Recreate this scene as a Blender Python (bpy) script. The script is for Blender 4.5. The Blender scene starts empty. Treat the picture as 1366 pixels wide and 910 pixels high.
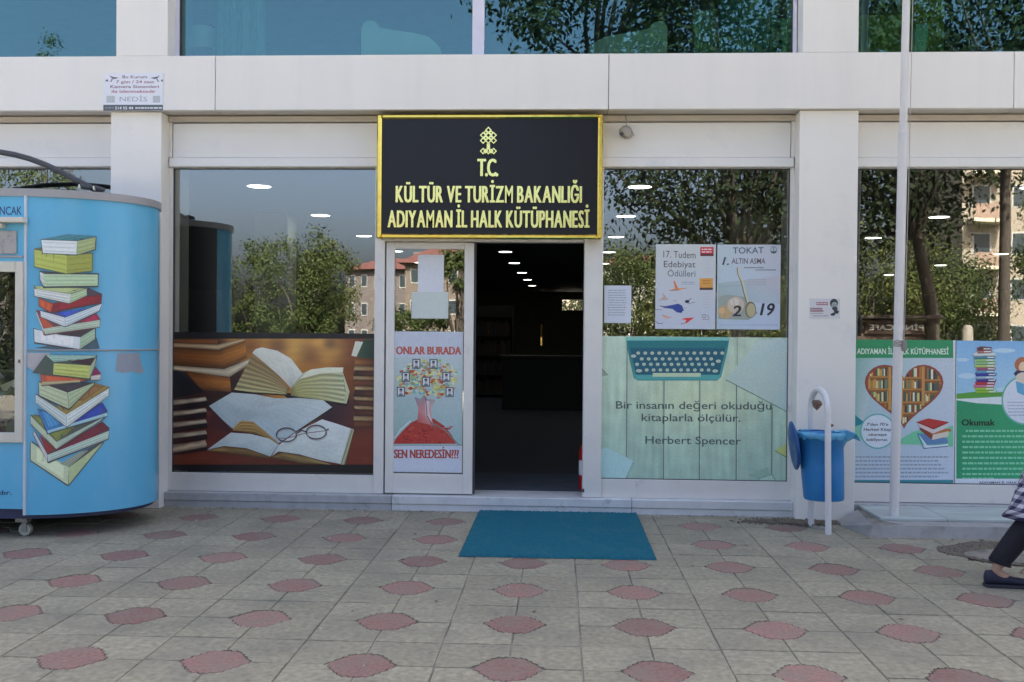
import bpy, bmesh, math, random
import numpy as np
from mathutils import Vector, Matrix, noise
R = math.radians
random.seed(7)
scene = bpy.context.scene
C = scene.collection

# ------------------------------------------------------------------ camera
FPX = 1293.0
yaw, pit, roll = math.atan(62/1293), 0.0081, 0.0085
fw = Vector((-math.sin(yaw)*math.cos(pit), math.cos(yaw)*math.cos(pit), -math.sin(pit)))
r0 = Vector((math.cos(yaw), math.sin(yaw), 0)); u0 = r0.cross(fw)
rt = r0*math.cos(roll)+u0*math.sin(roll); up = u0*math.cos(roll)-r0*math.sin(roll)
CAM = Vector((0, -8, 1.5))
cam = bpy.data.objects.new('camera', bpy.data.cameras.new('camera'))
M = Matrix((rt, up, -fw)).transposed().to_4x4(); M.translation = CAM
cam.matrix_world = M
cam.data.sensor_width = 36; cam.data.lens = FPX/1366*36; cam.data.clip_end = 3000
C.objects.link(cam); scene.camera = cam

# ------------------------------------------------------------------ sky, sun, exposure
SUN_EL, SUN_AZ = 48, 12          # sun stands behind the building; azimuth measured from +Y towards +X
w = bpy.data.worlds.new('World'); scene.world = w; w.use_nodes = True
nt = w.node_tree; nt.nodes.clear()
sky = nt.nodes.new('ShaderNodeTexSky'); sky.sky_type = 'NISHITA'; sky.sun_disc = False
sky.sun_elevation = R(SUN_EL); sky.sun_rotation = R(SUN_AZ); sky.air_density = 0.6; sky.dust_density = 8.0; sky.ozone_density = 0.3
bg = nt.nodes.new('ShaderNodeBackground'); bg.inputs[1].default_value = 0.11
wo = nt.nodes.new('ShaderNodeOutputWorld')
nt.links.new(sky.outputs[0], bg.inputs[0]); nt.links.new(bg.outputs[0], wo.inputs[0])
sd = bpy.data.lights.new('sun', 'SUN'); sd.energy = 5.0; sd.angle = R(.5); sd.color = (1, .93, .82)
sun = bpy.data.objects.new('sun', sd); C.objects.link(sun)
sv = Vector((math.sin(R(SUN_AZ))*math.cos(R(SUN_EL)), math.cos(R(SUN_AZ))*math.cos(R(SUN_EL)), math.sin(R(SUN_EL))))
sun.rotation_euler = sv.to_track_quat('Z', 'Y').to_euler(); sun.location = (0, 30, 40)
scene.view_settings.view_transform = 'Standard'; scene.view_settings.look = 'None'
scene.view_settings.exposure = 2.72; scene.view_settings.gamma = 1
scene.render.engine = 'CYCLES'
scene.cycles.transparent_max_bounces = 12; scene.cycles.max_bounces = 8

# ------------------------------------------------------------------ measuring helpers (photograph pixel -> point on a real plane)
def ray(x, y): return fw + rt*((x-683)/FPX) - up*((y-455)/FPX)
def P(x, y, Y):                       # point on the vertical plane Y = const
    d = ray(x, y); return CAM + d*((Y-CAM.y)/d.y)
def G(x, y, z=0.0):                   # point on the horizontal plane
    d = ray(x, y); return CAM + d*((z-CAM.z)/d.z)

# ------------------------------------------------------------------ materials
def lin(c):
    return tuple(((v/255)/12.92 if v/255 <= .04045 else ((v/255+.055)/1.055)**2.4) for v in c)
MATS = {}
def mat(name, col, rough=.6, metal=0.0, var=.08, vscale=6, bump=0.0, bscale=60, dirt=None, dscale=2.0, dlo=.5, dhi=.75, spec=.5, stretch=None, rand=0.0):
    if name in MATS: return MATS[name]
    m = bpy.data.materials.new(name); m.use_nodes = True; MATS[name] = m
    n = m.node_tree.nodes; l = m.node_tree.links; b = n['Principled BSDF']
    b.inputs['Roughness'].default_value = rough; b.inputs['Metallic'].default_value = metal
    b.inputs['Specular IOR Level'].default_value = spec
    tc = n.new('ShaderNodeNewGeometry')
    mp = n.new('ShaderNodeMapping'); l.new(tc.outputs['Position'], mp.inputs[0])
    if stretch: mp.inputs['Scale'].default_value = stretch
    nz = n.new('ShaderNodeTexNoise'); nz.inputs['Scale'].default_value = vscale; nz.inputs['Detail'].default_value = 5
    l.new(mp.outputs[0], nz.inputs['Vector'])
    mx = n.new('ShaderNodeMix'); mx.data_type = 'RGBA'
    mx.inputs[6].default_value = tuple(max(0, v*(1-var*2)) for v in col)+(1,)
    mx.inputs[7].default_value = tuple(min(1, v*(1+var*2)) for v in col)+(1,)
    l.new(nz.outputs[0], mx.inputs[0]); out = mx.outputs[2]
    if rand:
        oi = n.new('ShaderNodeObjectInfo'); mr = n.new('ShaderNodeMapRange')
        mr.inputs[3].default_value = 1-rand; mr.inputs[4].default_value = 1+rand
        l.new(oi.outputs['Random'], mr.inputs[0])
        vm = n.new('ShaderNodeVectorMath'); vm.operation = 'SCALE'
        l.new(out, vm.inputs[0]); l.new(mr.outputs[0], vm.inputs['Scale']); out = vm.outputs[0]
    if dirt:
        n2 = n.new('ShaderNodeTexNoise'); n2.inputs['Scale'].default_value = dscale; n2.inputs['Detail'].default_value = 8
        n2.inputs['Roughness'].default_value = .7
        l.new(mp.outputs[0], n2.inputs['Vector'])
        mr = n.new('ShaderNodeMapRange'); mr.inputs[1].default_value = dlo; mr.inputs[2].default_value = dhi
        l.new(n2.outputs[0], mr.inputs[0])
        m2 = n.new('ShaderNodeMix'); m2.data_type = 'RGBA'; l.new(mr.outputs[0], m2.inputs[0])
        l.new(out, m2.inputs[6]); m2.inputs[7].default_value = tuple(dirt)+(1,); out = m2.outputs[2]
    l.new(out, b.inputs['Base Color'])
    if bump:
        n3 = n.new('ShaderNodeTexNoise'); n3.inputs['Scale'].default_value = bscale; n3.inputs['Detail'].default_value = 4
        l.new(tc.outputs['Position'], n3.inputs['Vector'])
        bp = n.new('ShaderNodeBump'); bp.inputs['Strength'].default_value = bump; bp.inputs['Distance'].default_value = .004
        l.new(n3.outputs[0], bp.inputs['Height']); l.new(bp.outputs[0], b.inputs['Normal'])
    return m

def glass(name, refl, tint, base_f, edge_ior):
    m = bpy.data.materials.new(name); m.use_nodes = True; MATS[name] = m
    n = m.node_tree.nodes; l = m.node_tree.links; n.remove(n['Principled BSDF'])
    t = n.new('ShaderNodeBsdfTransparent'); t.inputs[0].default_value = tint+(1,)
    g = n.new('ShaderNodeBsdfGlossy'); g.inputs[0].default_value = refl+(1,); g.inputs['Roughness'].default_value = .004
    f = n.new('ShaderNodeFresnel'); f.inputs[0].default_value = edge_ior
    a = n.new('ShaderNodeMath'); a.operation = 'ADD'; a.use_clamp = True; a.inputs[1].default_value = base_f
    l.new(f.outputs[0], a.inputs[0])
    # slight waviness of float glass
    ge = n.new('ShaderNodeNewGeometry'); nz = n.new('ShaderNodeTexNoise'); nz.inputs['Scale'].default_value = .9
    bp = n.new('ShaderNodeBump'); bp.inputs['Strength'].default_value = .05; bp.inputs['Distance'].default_value = .02
    l.new(ge.outputs['Position'], nz.inputs['Vector']); l.new(nz.outputs[0], bp.inputs['Height']); l.new(bp.outputs[0], g.inputs['Normal'])
    s = n.new('ShaderNodeMixShader'); l.new(a.outputs[0], s.inputs[0]); l.new(t.outputs[0], s.inputs[1]); l.new(g.outputs[0], s.inputs[2])
    l.new(s.outputs[0], n['Material Output'].inputs[0]); return m

def print_mat(name, rough=.45, noise_amt=.06, nscale=60):
    m = bpy.data.materials.new(name); m.use_nodes = True; MATS[name] = m
    n = m.node_tree.nodes; l = m.node_tree.links; b = n['Principled BSDF']
    b.inputs['Roughness'].default_value = rough
    at = n.new('ShaderNodeAttribute'); at.attribute_name = 'ink'
    ge = n.new('ShaderNodeNewGeometry'); nz = n.new('ShaderNodeTexNoise'); nz.inputs['Scale'].default_value = nscale; nz.inputs['Detail'].default_value = 3
    l.new(ge.outputs['Position'], nz.inputs['Vector'])
    mr = n.new('ShaderNodeMapRange'); mr.inputs[1].default_value = .3; mr.inputs[2].default_value = .7
    mr.inputs[3].default_value = 1-noise_amt; mr.inputs[4].default_value = 1+noise_amt
    l.new(nz.outputs[0], mr.inputs[0])
    vm = n.new('ShaderNodeVectorMath'); vm.operation = 'SCALE'
    l.new(at.outputs['Color'], vm.inputs[0]); l.new(mr.outputs[0], vm.inputs['Scale']); l.new(vm.outputs[0], b.inputs['Base Color'])
    return m

def emis(name, col, s):
    m = bpy.data.materials.new(name); m.use_nodes = True; MATS[name] = m
    b = m.node_tree.nodes['Principled BSDF']; b.inputs['Base Color'].default_value = col+(1,)
    b.inputs['Emission Color'].default_value = col+(1,); b.inputs['Emission Strength'].default_value = s; return m

WHITE = mat('white_cladding', (.765, .752, .71), .45, var=.02, vscale=1.5, dirt=(.71, .705, .685), dscale=2.2, dlo=.5, dhi=.85, stretch=(2.2, 1, .22))
PILLAR = mat('pillar_paint', (.785, .775, .725), .5, var=.02, vscale=2, dirt=(.62, .64, .66), dscale=2.4, dlo=.56, dhi=.85)
ALU = mat('aluminium_frame', (.73, .715, .68), .4, metal=.1, var=.03, vscale=8, dirt=(.42, .43, .44), dscale=5, dlo=.6, dhi=.8)
SHUT = mat('shutter_box_metal', (.76, .76, .735), .42, var=.02, vscale=3, dirt=(.64, .65, .66), dscale=3, dlo=.55, dhi=.85)
BEIGE = mat('beige_trim', (.46, .42, .36), .55, var=.05, vscale=5)
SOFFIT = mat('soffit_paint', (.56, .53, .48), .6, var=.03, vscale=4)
RUBBER = mat('dark_gasket', (.05, .05, .055), .6)
MARBLE_G = mat('grey_marble', (.40, .41, .43), .4, var=.12, vscale=14, dirt=(.16, .16, .16), dscale=9, dlo=.56, dhi=.78)
MARBLE_W = mat('white_marble', (.60, .62, .64), .38, var=.1, vscale=7, dirt=(.28, .28, .28), dscale=8, dlo=.56, dhi=.8)
MARBLE_V = mat('green_marble', (.40, .46, .45), .38, var=.2, vscale=9, dirt=(.42, .42, .42), dscale=5, dlo=.5, dhi=.72, stretch=(.35, 1, 1))
GREYTILE = mat('concrete_tile', (.285, .266, .196), .85, var=.28, vscale=30, bump=1.0, bscale=85, dirt=(.165, .16, .135), dscale=2.1, dlo=.46, dhi=.8, rand=.10)
REDTILE = mat('red_tile_inlay', (.262, .150, .128), .85, var=.3, vscale=50, bump=.8, bscale=120, dirt=(.22, .185, .155), dscale=5, dlo=.42, dhi=.7, rand=.2)
RIM = mat('inlay_rim', (.34, .32, .29), .95, var=.3, vscale=18, dirt=(.13, .12, .11), dscale=16, dlo=.42, dhi=.6)
MORTAR = mat('sandy_joint', (.33, .32, .29), .95, var=.3, vscale=5, dirt=(.10, .10, .09), dscale=2.2, dlo=.46, dhi=.6)
SOIL = mat('bare_soil', (.125, .105, .08), .95, var=.45, vscale=30, bump=.8, bscale=90)
CEMENT = mat('rough_cement', (.22, .21, .18), .95, var=.25, vscale=14, bump=.8, bscale=60, dirt=(.10, .095, .085), dscale=8, dlo=.5, dhi=.7)
KBLUE = mat('kiosk_blue_vinyl', (.115, .44, .68), .25, var=.05, vscale=2, dirt=(.21, .49, .67), dscale=2.2, dlo=.5, dhi=.9, stretch=(1, 1, .35))
KNAVY = mat('kiosk_navy_base', (.03, .035, .09), .5)
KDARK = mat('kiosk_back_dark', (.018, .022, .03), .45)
KTRIM = mat('kiosk_grey_trim', (.33, .33, .34), .4, var=.05)
CREAM = mat('cream_painted_wood', (.62, .60, .52), .5, var=.05, dirt=(.4, .38, .32), dscale=12, dlo=.62, dhi=.78)
PIPE = mat('dark_grey_tube', (.045, .05, .055), .4)
GOLD = mat('polished_gold', (.95, .62, .12), .13, metal=1.0, var=.12, vscale=14, bump=.35, bscale=14)
GOLDL = mat('brushed_gold_letter', (1.0, .77, .26), .17, metal=1.0, var=.12, vscale=9)
SIGNB = mat('sign_black', (.012, .012, .014), .28, var=.03, spec=.3)
POLE = mat('pole_white_paint', (.66, .65, .64), .45, var=.04, vscale=4, dirt=(.48, .46, .43), dscale=14, dlo=.62, dhi=.78)
TUBEW = mat('chipped_white_paint', (.66, .67, .68), .45, var=.04, dirt=(.22, .16, .12), dscale=26, dlo=.66, dhi=.72)
RUST = mat('rusty_hinge', (.20, .13, .10), .8, var=.4, vscale=60)
BINB = mat('blue_plastic', (.02, .19, .48), .38, var=.08, vscale=8, dirt=(.05, .20, .42), dscale=10, dlo=.6, dhi=.85)
BAG = mat('light_blue_bag', (.10, .38, .62), .3, var=.15, vscale=30)
MATT = mat('teal_turf_mat', (.018, .125, .175), .95, var=.35, vscale=160, bump=.5, bscale=300, spec=.1, dirt=(.045, .14, .18), dscale=4, dlo=.5, dhi=.8)
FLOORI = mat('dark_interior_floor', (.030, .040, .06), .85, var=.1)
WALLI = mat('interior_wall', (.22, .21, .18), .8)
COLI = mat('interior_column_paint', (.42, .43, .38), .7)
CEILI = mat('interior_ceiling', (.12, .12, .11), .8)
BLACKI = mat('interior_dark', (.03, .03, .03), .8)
LAMP = emis('lamp_diffuser', (1, .98, .92), 2.2)
GLASS = glass('clear_pane', (.96, .97, .93), (.84, .87, .85), .13, 1.5)
GLASSU = glass('teal_tinted_pane', (.33, .52, .55), (.74, .92, .88), .16, 1.6)
INK = print_mat('printed_film'); INKM = print_mat('printed_paper', .7, .03)
BARK = mat('bark', (.045, .036, .03), .9, var=.4, vscale=20, bump=.8, bscale=30)
LEAFD = mat('leaf_dark', (.014, .022, .009), .7, var=.5, vscale=3, spec=.12)
LEAFG = mat('leaf_green', (.027, .040, .010), .7, var=.32, spec=.2, vscale=2)
LEAFY = mat('leaf_olive', (.042, .050, .013), .7, var=.32, spec=.2, vscale=2)
GRASS = mat('grass_ground', (.03, .045, .016), .95, var=.4, vscale=3)
GROUND = mat('ground_paving', (.40, .37, .32), .9, var=.12, vscale=4)

# ------------------------------------------------------------------ mesh helpers
ORG = {}
class MB:
    def __init__(s): s.v = []; s.f = []; s.m = []; s.sm = []
    def add(s, vs, fs, mi=0, smooth=False):
        k = len(s.v); s.v += [tuple(p) for p in vs]
        for f in fs: s.f.append(tuple(i+k for i in f)); s.m.append(mi); s.sm.append(smooth)
        return s
    def box(s, x0, x1, y0, y1, z0, z1, mi=0, bev=0.0):
        if bev <= 0:
            vs = [(x, y, z) for x in (x0, x1) for y in (y0, y1) for z in (z0, z1)]
            return s.add(vs, [(0, 1, 3, 2), (4, 6, 7, 5), (0, 4, 5, 1), (2, 3, 7, 6), (0, 2, 6, 4), (1, 5, 7, 3)], mi)
        bm = bmesh.new(); r = bmesh.ops.create_cube(bm, size=1)
        for v in bm.verts:
            v.co = Vector(((x0+x1)/2+v.co.x*(x1-x0), (y0+y1)/2+v.co.y*(y1-y0), (z0+z1)/2+v.co.z*(z1-z0)))
        bmesh.ops.bevel(bm, geom=bm.edges[:], offset=bev, segments=1, affect='EDGES')
        bm.verts.index_update()
        s.add([v.co for v in bm.verts], [[v.index for v in f.verts] for f in bm.faces], mi); bm.free(); return s
    def tube(s, path, r, n=10, mi=0, cap=True):
        path = [Vector(p) for p in path]; rs = r if isinstance(r, (list, tuple)) else [r]*len(path)
        rings = []; prev = None
        for i, p in enumerate(path):
            t = (path[min(i+1, len(path)-1)]-path[max(i-1, 0)]).normalized()
            a = prev if prev else (Vector((0, 0, 1)) if abs(t.z) < .9 else Vector((1, 0, 0)))
            u = (a - t*a.dot(t)).normalized(); prev = u; v = t.cross(u)
            rings.append([p+(u*math.cos(k*2*math.pi/n)+v*math.sin(k*2*math.pi/n))*rs[i] for k in range(n)])
        vs = [q for ring in rings for q in ring]; fs = []
        for i in range(len(rings)-1):
            for k in range(n): fs.append((i*n+k, i*n+(k+1) % n, (i+1)*n+(k+1) % n, (i+1)*n+k))
        s.add(vs, fs, mi, True)
        if cap: s.add(rings[0], [tuple(range(n))[::-1]], mi); s.add(rings[-1], [tuple(range(n))], mi)
        return s
    def loft(s, rings, mi=0, smooth=True, cap=True):
        n = len(rings[0]); vs = [q for r in rings for q in r]; fs = []
        for i in range(len(rings)-1):
            for k in range(n): fs.append((i*n+k, i*n+(k+1) % n, (i+1)*n+(k+1) % n, (i+1)*n+k))
        s.add(vs, fs, mi, smooth)
        if cap: s.add(rings[0], [tuple(range(n))[::-1]], mi); s.add(rings[-1], [tuple(range(n))], mi)
        return s
    def lathe(s, cx, cy, prof, n=20, mi=0):
        return s.loft([[(cx+r*math.cos(k*2*math.pi/n), cy+r*math.sin(k*2*math.pi/n), z) for k in range(n)] for r, z in prof], mi)
    def build(s, name, mats, parent=None, loc=None, fix=True):
        if not isinstance(mats, (list, tuple)): mats = [mats]
        o3 = Vector(loc) if loc is not None else (ORG[parent.name] if parent else Vector((0, 0, 0)))
        me = bpy.data.meshes.new(name)
        me.from_pydata([tuple(Vector(p)-o3) for p in s.v], [], s.f)
        for m in mats: me.materials.append(m)
        me.polygons.foreach_set('material_index', s.m); me.polygons.foreach_set('use_smooth', s.sm)
        if fix:
            bm = bmesh.new(); bm.from_mesh(me); bmesh.ops.recalc_face_normals(bm, faces=bm.faces[:]); bm.to_mesh(me); bm.free()
        me.update()
        o = bpy.data.objects.new(name, me); C.objects.link(o)
        if parent: o.parent = parent; o.location = o3-ORG[parent.name]
        else: o.location = o3
        ORG[o.name] = o3
        return o
def tag(o, label=None, cat=None, group=None, kind=None):
    if label: o['label'] = label
    if cat: o['category'] = cat
    if group: o['group'] = group
    if kind: o['kind'] = kind
    return o
def thing(name, label, cat, loc, group=None):
    o = bpy.data.objects.new(name, None); C.objects.link(o); o.location = loc; o.empty_display_size = .2
    ORG[o.name] = Vector(loc); return tag(o, label, cat, group)
def copy_tree(o, parent=None):
    c = o.copy(); C.objects.link(c)
    if parent: c.parent = parent
    ORG[c.name] = ORG.get(o.name, Vector())
    for ch in list(o.children): copy_tree(ch, c)
    return c
def bx(name, m, parent, x0, x1, y0, y1, z0, z1, bev=.003):
    return MB().box(x0, x1, y0, y1, z0, z1, bev=bev).build(name, m, parent)

# ---- text outlines from the built-in font
_tc = {}
def text2d(s, off=0.0, extrude=0.0):
    k = (s, off, extrude)
    if k in _tc: return _tc[k]
    cu = bpy.data.curves.new('t', 'FONT'); cu.body = s; cu.offset = off; cu.extrude = extrude; cu.resolution_u = 3
    o = bpy.data.objects.new('t', cu); C.objects.link(o)
    dg = bpy.context.evaluated_depsgraph_get(); me = o.evaluated_get(dg).to_mesh()
    vs = [tuple(v.co) for v in me.vertices]; fs = [tuple(p.vertices) for p in me.polygons]
    o.evaluated_get(dg).to_mesh_clear(); bpy.data.objects.remove(o); bpy.data.curves.remove(cu)
    _tc[k] = (vs, fs); return _tc[k]
CAPH = max(v[1] for v in text2d('H')[0])

# ---- printed surfaces: flat inks laid on a poster, mapped on the poster's own surface
class Print:
    def __init__(s, mapf, ox=0, oy=0, sc=1.0, gain=1.22):
        s.mapf = mapf; s.o = (ox, oy, sc); s.V = []; s.F = []; s.Cc = []; s.bb = []; s.gain = gain; s.sub = 0
    def px(s, p): return (s.o[0]+p[0]/s.o[2], s.o[1]+p[1]/s.o[2])
    def layer(s, pts):
        x0 = min(p[0] for p in pts); x1 = max(p[0] for p in pts); y0 = min(p[1] for p in pts); y1 = max(p[1] for p in pts)
        L = 0
        for (a, b, c, d, l) in s.bb:
            if l >= L and x0 < b and x1 > a and y0 < d and y1 > c: L = l+1
        s.bb.append((x0, x1, y0, y1, L)); return L
    def c(s, col): return tuple(min(.88, v*s.gain) for v in lin(col))
    def poly(s, pts, col, cols=None):
        q = [s.px(p) for p in pts]; L = s.layer(q); k = len(s.V)
        if s.sub:
            bm = bmesh.new(); vv = [bm.verts.new((a, b, 0)) for a, b in q]
            try: bm.faces.new(vv)
            except Exception: pass
            bmesh.ops.triangulate(bm, faces=bm.faces[:])
            for _ in range(6):
                es = [e for e in bm.edges if abs(e.verts[0].co.x-e.verts[1].co.x) > s.sub]
                if not es: break
                bmesh.ops.subdivide_edges(bm, edges=es, cuts=1)
                bmesh.ops.triangulate(bm, faces=bm.faces[:])
            bm.verts.index_update()
            for v in bm.verts: s.V.append(s.mapf(v.co.x, v.co.y, L))
            for f in bm.faces: s.F.append([v.index+k for v in f.verts]); s.Cc.append([s.c(col)]*len(f.verts))
            bm.free(); return
        for a, b in q: s.V.append(s.mapf(a, b, L))
        s.F.append(list(range(k, k+len(q)))); s.Cc.append([s.c(x) for x in cols] if cols else [s.c(col)]*len(q))
    def rect(s, x0, y0, x1, y1, col, col2=None):
        s.poly([(x0, y0), (x1, y0), (x1, y1), (x0, y1)], col, [col, col, col2, col2] if col2 else None)
    def ell(s, cx, cy, rx, ry, col, n=20, a0=0, a1=360):
        s.poly([(cx+rx*math.cos(R(a0+(a1-a0)*k/n)), cy+ry*math.sin(R(a0+(a1-a0)*k/n))) for k in range(n)], col)
    def line(s, pts, w, col):
        for a, b in zip(pts[:-1], pts[1:]):
            dx, dy = b[0]-a[0], b[1]-a[1]; L = math.hypot(dx, dy) or 1; nx, ny = -dy/L*w/2, dx/L*w/2
            s.poly([(a[0]+nx, a[1]+ny), (b[0]+nx, b[1]+ny), (b[0]-nx, b[1]-ny), (a[0]-nx, a[1]-ny)], col)
    def ring(s, cx, cy, rx, ry, w, col, n=18):
        s.line([(cx+rx*math.cos(2*math.pi*k/n), cy+ry*math.sin(2*math.pi*k/n)) for k in range(n+1)], w, col)
    def text(s, t, x0, x1, base, cap, col, off=0.0, slope=0.0, shear=0.0, bold=0.0):
        if off > .015: bold = max(bold, (off-.012)*1.6); off = .012
        vs, fs = text2d(t, off); a = min(v[0] for v in vs); b = max(v[0] for v in vs)
        q = []
        for v in vs:
            h = v[1]/CAPH*cap; xx = x0+(v[0]-a)/(b-a)*(x1-x0)
            q.append(s.px((xx+h*shear, base-h+slope*(xx-x0))))
        L = s.layer(q)
        for n_, dx in enumerate((0, -bold, bold) if bold else (0,)):
            k = len(s.V); ddx = dx*cap/s.o[2]
            for p in q: s.V.append(s.mapf(p[0]+ddx, p[1], L+n_*.3))
            for f in fs: s.F.append([i+k for i in f]); s.Cc.append([s.c(col)]*len(f))
    def dashes(s, x0, x1, y, h, col, seed=1):      # print too small to read
        rr = random.Random(seed); x = x0
        while x < x1:
            wd = rr.uniform(2.5, 7)*h/3.0*1.2; s.rect(x, y, min(x1, x+wd), y+h, col); x += wd+h*.45
    def patch(s, top, bot, nx, ny, fn):          # smooth coloured patch between two edges
        def at(pl, u):
            t = u*(len(pl)-1); i = min(int(t), len(pl)-2); f = t-i; return (pl[i][0]*(1-f)+pl[i+1][0]*f, pl[i][1]*(1-f)+pl[i+1][1]*f)
        L = s.layer([s.px(p) for p in list(top)+list(bot)]); k = len(s.V); cl = []
        for j in range(ny+1):
            for i in range(nx+1):
                u, v = i/nx, j/ny; a, b = at(top, u), at(bot, u); p = s.px((a[0]*(1-v)+b[0]*v, a[1]*(1-v)+b[1]*v))
                s.V.append(s.mapf(p[0], p[1], L)); cl.append(s.c([max(0, min(255, q)) for q in fn(u, v)]))
        for j in range(ny):
            for i in range(nx):
                ix = (j*(nx+1)+i, j*(nx+1)+i+1, (j+1)*(nx+1)+i+1, (j+1)*(nx+1)+i)
                s.F.append([q+k for q in ix]); s.Cc.append([cl[q] for q in ix])
    def build(s, name, parent=None, loc=None, m=None):
        o3 = Vector(loc) if loc is not None else (ORG[parent.name] if parent else Vector())
        me = bpy.data.meshes.new(name); me.from_pydata([tuple(Vector(p)-o3) for p in s.V], [], s.F)
        at = me.color_attributes.new('ink', 'FLOAT_COLOR', 'CORNER')
        arr = [c for f in s.Cc for col in f for c in (col[0], col[1], col[2], 1.0)]
        at.data.foreach_set('color', arr); me.materials.append(m or INK)
        o = bpy.data.objects.new(name, me); C.objects.link(o)
        if parent: o.parent = parent; o.location = o3-ORG[parent.name]
        else: o.location = o3
        ORG[o.name] = o3; return o
def on_plane(Y, step=.0003):
    return lambda x, y, L: P(x, y, Y-.0012-step*L)
def poster(name, label, cat, corners, Y, ox, oy, sc, draw, m=None, back=None, group=None, gain=1.22, thick=.0012):
    """corners: px of top-left and bottom-right; a thin sheet (part) with its print (part)"""
    (x0, y0), (x1, y1) = corners
    q = [P(x0, y0, Y), P(x1, y0, Y), P(x1, y1, Y), P(x0, y1, Y)]
    # true rectangle on the wall
    X0 = (q[0].x+q[3].x)/2; X1 = (q[1].x+q[2].x)/2; Z1 = (q[0].z+q[1].z)/2; Z0 = (q[2].z+q[3].z)/2
    t = thing(name, label, cat, ((X0+X1)/2, Y, Z0), group)
    MB().box(X0, X1, Y-.0008, Y+thick, Z0, Z1).build('sheet', back or mat('white_sheet', (.66, .69, .70), .5), t)
    pr = Print(on_plane(Y), ox, oy, sc, gain)
    # the ground colour is drawn to the sheet's own rectangle
    pr.R = (X0, X1, Z0, Z1, Y)
    draw(pr)
    # clamp to the sheet
    V = []
    for p in pr.V: V.append(Vector((min(max(p.x, X0), X1), p.y, min(max(p.z, Z0), Z1))))
    pr.V = V
    pr.build('print', t, m=m or INK)
    return t

# ================================================================== THE SETTING
g = MB(); N = 1
g.add([(-400, -400, -.06), (400, -400, -.06), (400, 400, -.06), (-400, 400, -.06)], [(0, 1, 2, 3)])
tag(g.build('ground', GROUND), kind='structure')
tag(MB().box(-40, 40, -80, -17, -.05, -.01).build('grass', GRASS), kind='structure')
pav = tag(MB().box(-12, 12, -12, .3, -.055, -.007).build('pavement', MORTAR), kind='structure')

# ---- paving tiles: grey concrete squares, each with a quarter of a red diamond at one corner
T = .3325
def tile_geo(mb, cx, cy, q, dz=0.0, tilt=(0, 0)):
    h = T/2-.0017; sx, sy = q                       # red corner at (+sx, +sy)
    ctrl = [(.160, 0), (.108, .082), (.064, .140), (0, .149)]; fine = []      # from the corner: along x, then up to the flat top
    for (ax, ay), (bx_, by_) in zip(ctrl[:-1], ctrl[1:]):
        for k in range(4): fine.append((ax+(bx_-ax)*k/4, ay+(by_-ay)*k/4))
    fine.append(ctrl[-1]); bd = []; rim = []
    for k, (px_, py_) in enumerate(fine):
        q = 1 if k in (0, len(fine)-1) else (1.045 if k % 2 else .95)
        bd.append((h-px_*q, h-py_*q)); rim.append((h-px_*(q+.03), h-py_*(q+.03)))
    rim[0] = (rim[0][0], h); rim[-1] = (h, rim[-1][1])
    red = [(h, h)]+bd
    # bd[0] lies on y=h edge, bd[-1] on x=h edge
    grey = [(-h, h), (-h, -h), (h, -h)]+rim[::-1]
    i = .0035
    def put(p, z):
        x, y = p; x = max(-h+i, min(h-i, x)) if z == 0 else x; y = max(-h+i, min(h-i, y)) if z == 0 else y
        X, Y = x*sx, y*sy
        return (cx+X, cy+Y, z+dz+tilt[0]*X+tilt[1]*Y)
    fl = sx*sy < 0
    def add(pts, mi):
        f = tuple(range(len(pts))); mb.add(pts, [f[::-1] if fl else f], mi)
    add([put(p, 0) for p in grey], 0)
    for k in range(len(rim)-1): add([put(rim[k], 0), put(rim[k+1], 0), put(rim[k+1], -.009), put(rim[k], -.009)][::-1], 0)
    c4 = [(-h, rim[0][1]), (-h, -h), (h, -h), (h, -h)]; c4 = [(rim[0][0], h), (-h, h), (-h, -h), (h, -h), (h, rim[-1][1])]
    for a in range(4):
        p, q2 = c4[a], c4[a+1]
        quad = [put(p, 0), put(q2, 0), put(q2, -.009), put(p, -.009)]
        add(quad[::-1], 0)
def inlay_geo(mb, cx, cy, dz=0.0, seed=0):
    r = random.Random(seed); base = [(.160, 0), (.108, .082), (.064, .140), (0, .149)]; q4 = []
    for (ax, ay), (bx_, by_) in zip(base[:-1], base[1:]):
        for k in range(4): q4.append((ax+(bx_-ax)*k/4, ay+(by_-ay)*k/4))
    full = q4+[(-x, y) for x, y in ([(0, .149)]+q4[::-1])]; full = full[:-1]+[(-x, -y) for x, y in q4]+[(x, -y) for x, y in ([(0, .149)]+q4[::-1])][:-1]
    pts = []
    for k, (x, y) in enumerate(full):
        q = (1.04 if k % 2 else .945)+r.uniform(-.012, .012); pts.append((cx+x*q, cy+y*q))
    n = len(pts); i_ = .975
    top = [(cx+(x-cx)*i_, cy+(y-cy)*i_, dz) for x, y in pts]; low = [(x, y, dz-.004) for x, y in pts]; bot = [(x, y, dz-.012) for x, y in pts]
    mb.add(top+low+bot, [tuple(range(n))]+[(k+n, (k+1) % n+n, (k+1) % n, k) for k in range(n)]+[(k+2*n, (k+1) % n+2*n, (k+1) % n+n, k+n) for k in range(n)], 1)
rt_ = random.Random(3)
X00, Y00 = -.212, -3.02
holes = [(3.18, -1.17, .50, .33), (1.98, -.12, .26, .13)]
protos = {}
far = MB(); cnt = 0
cells = []
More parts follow.
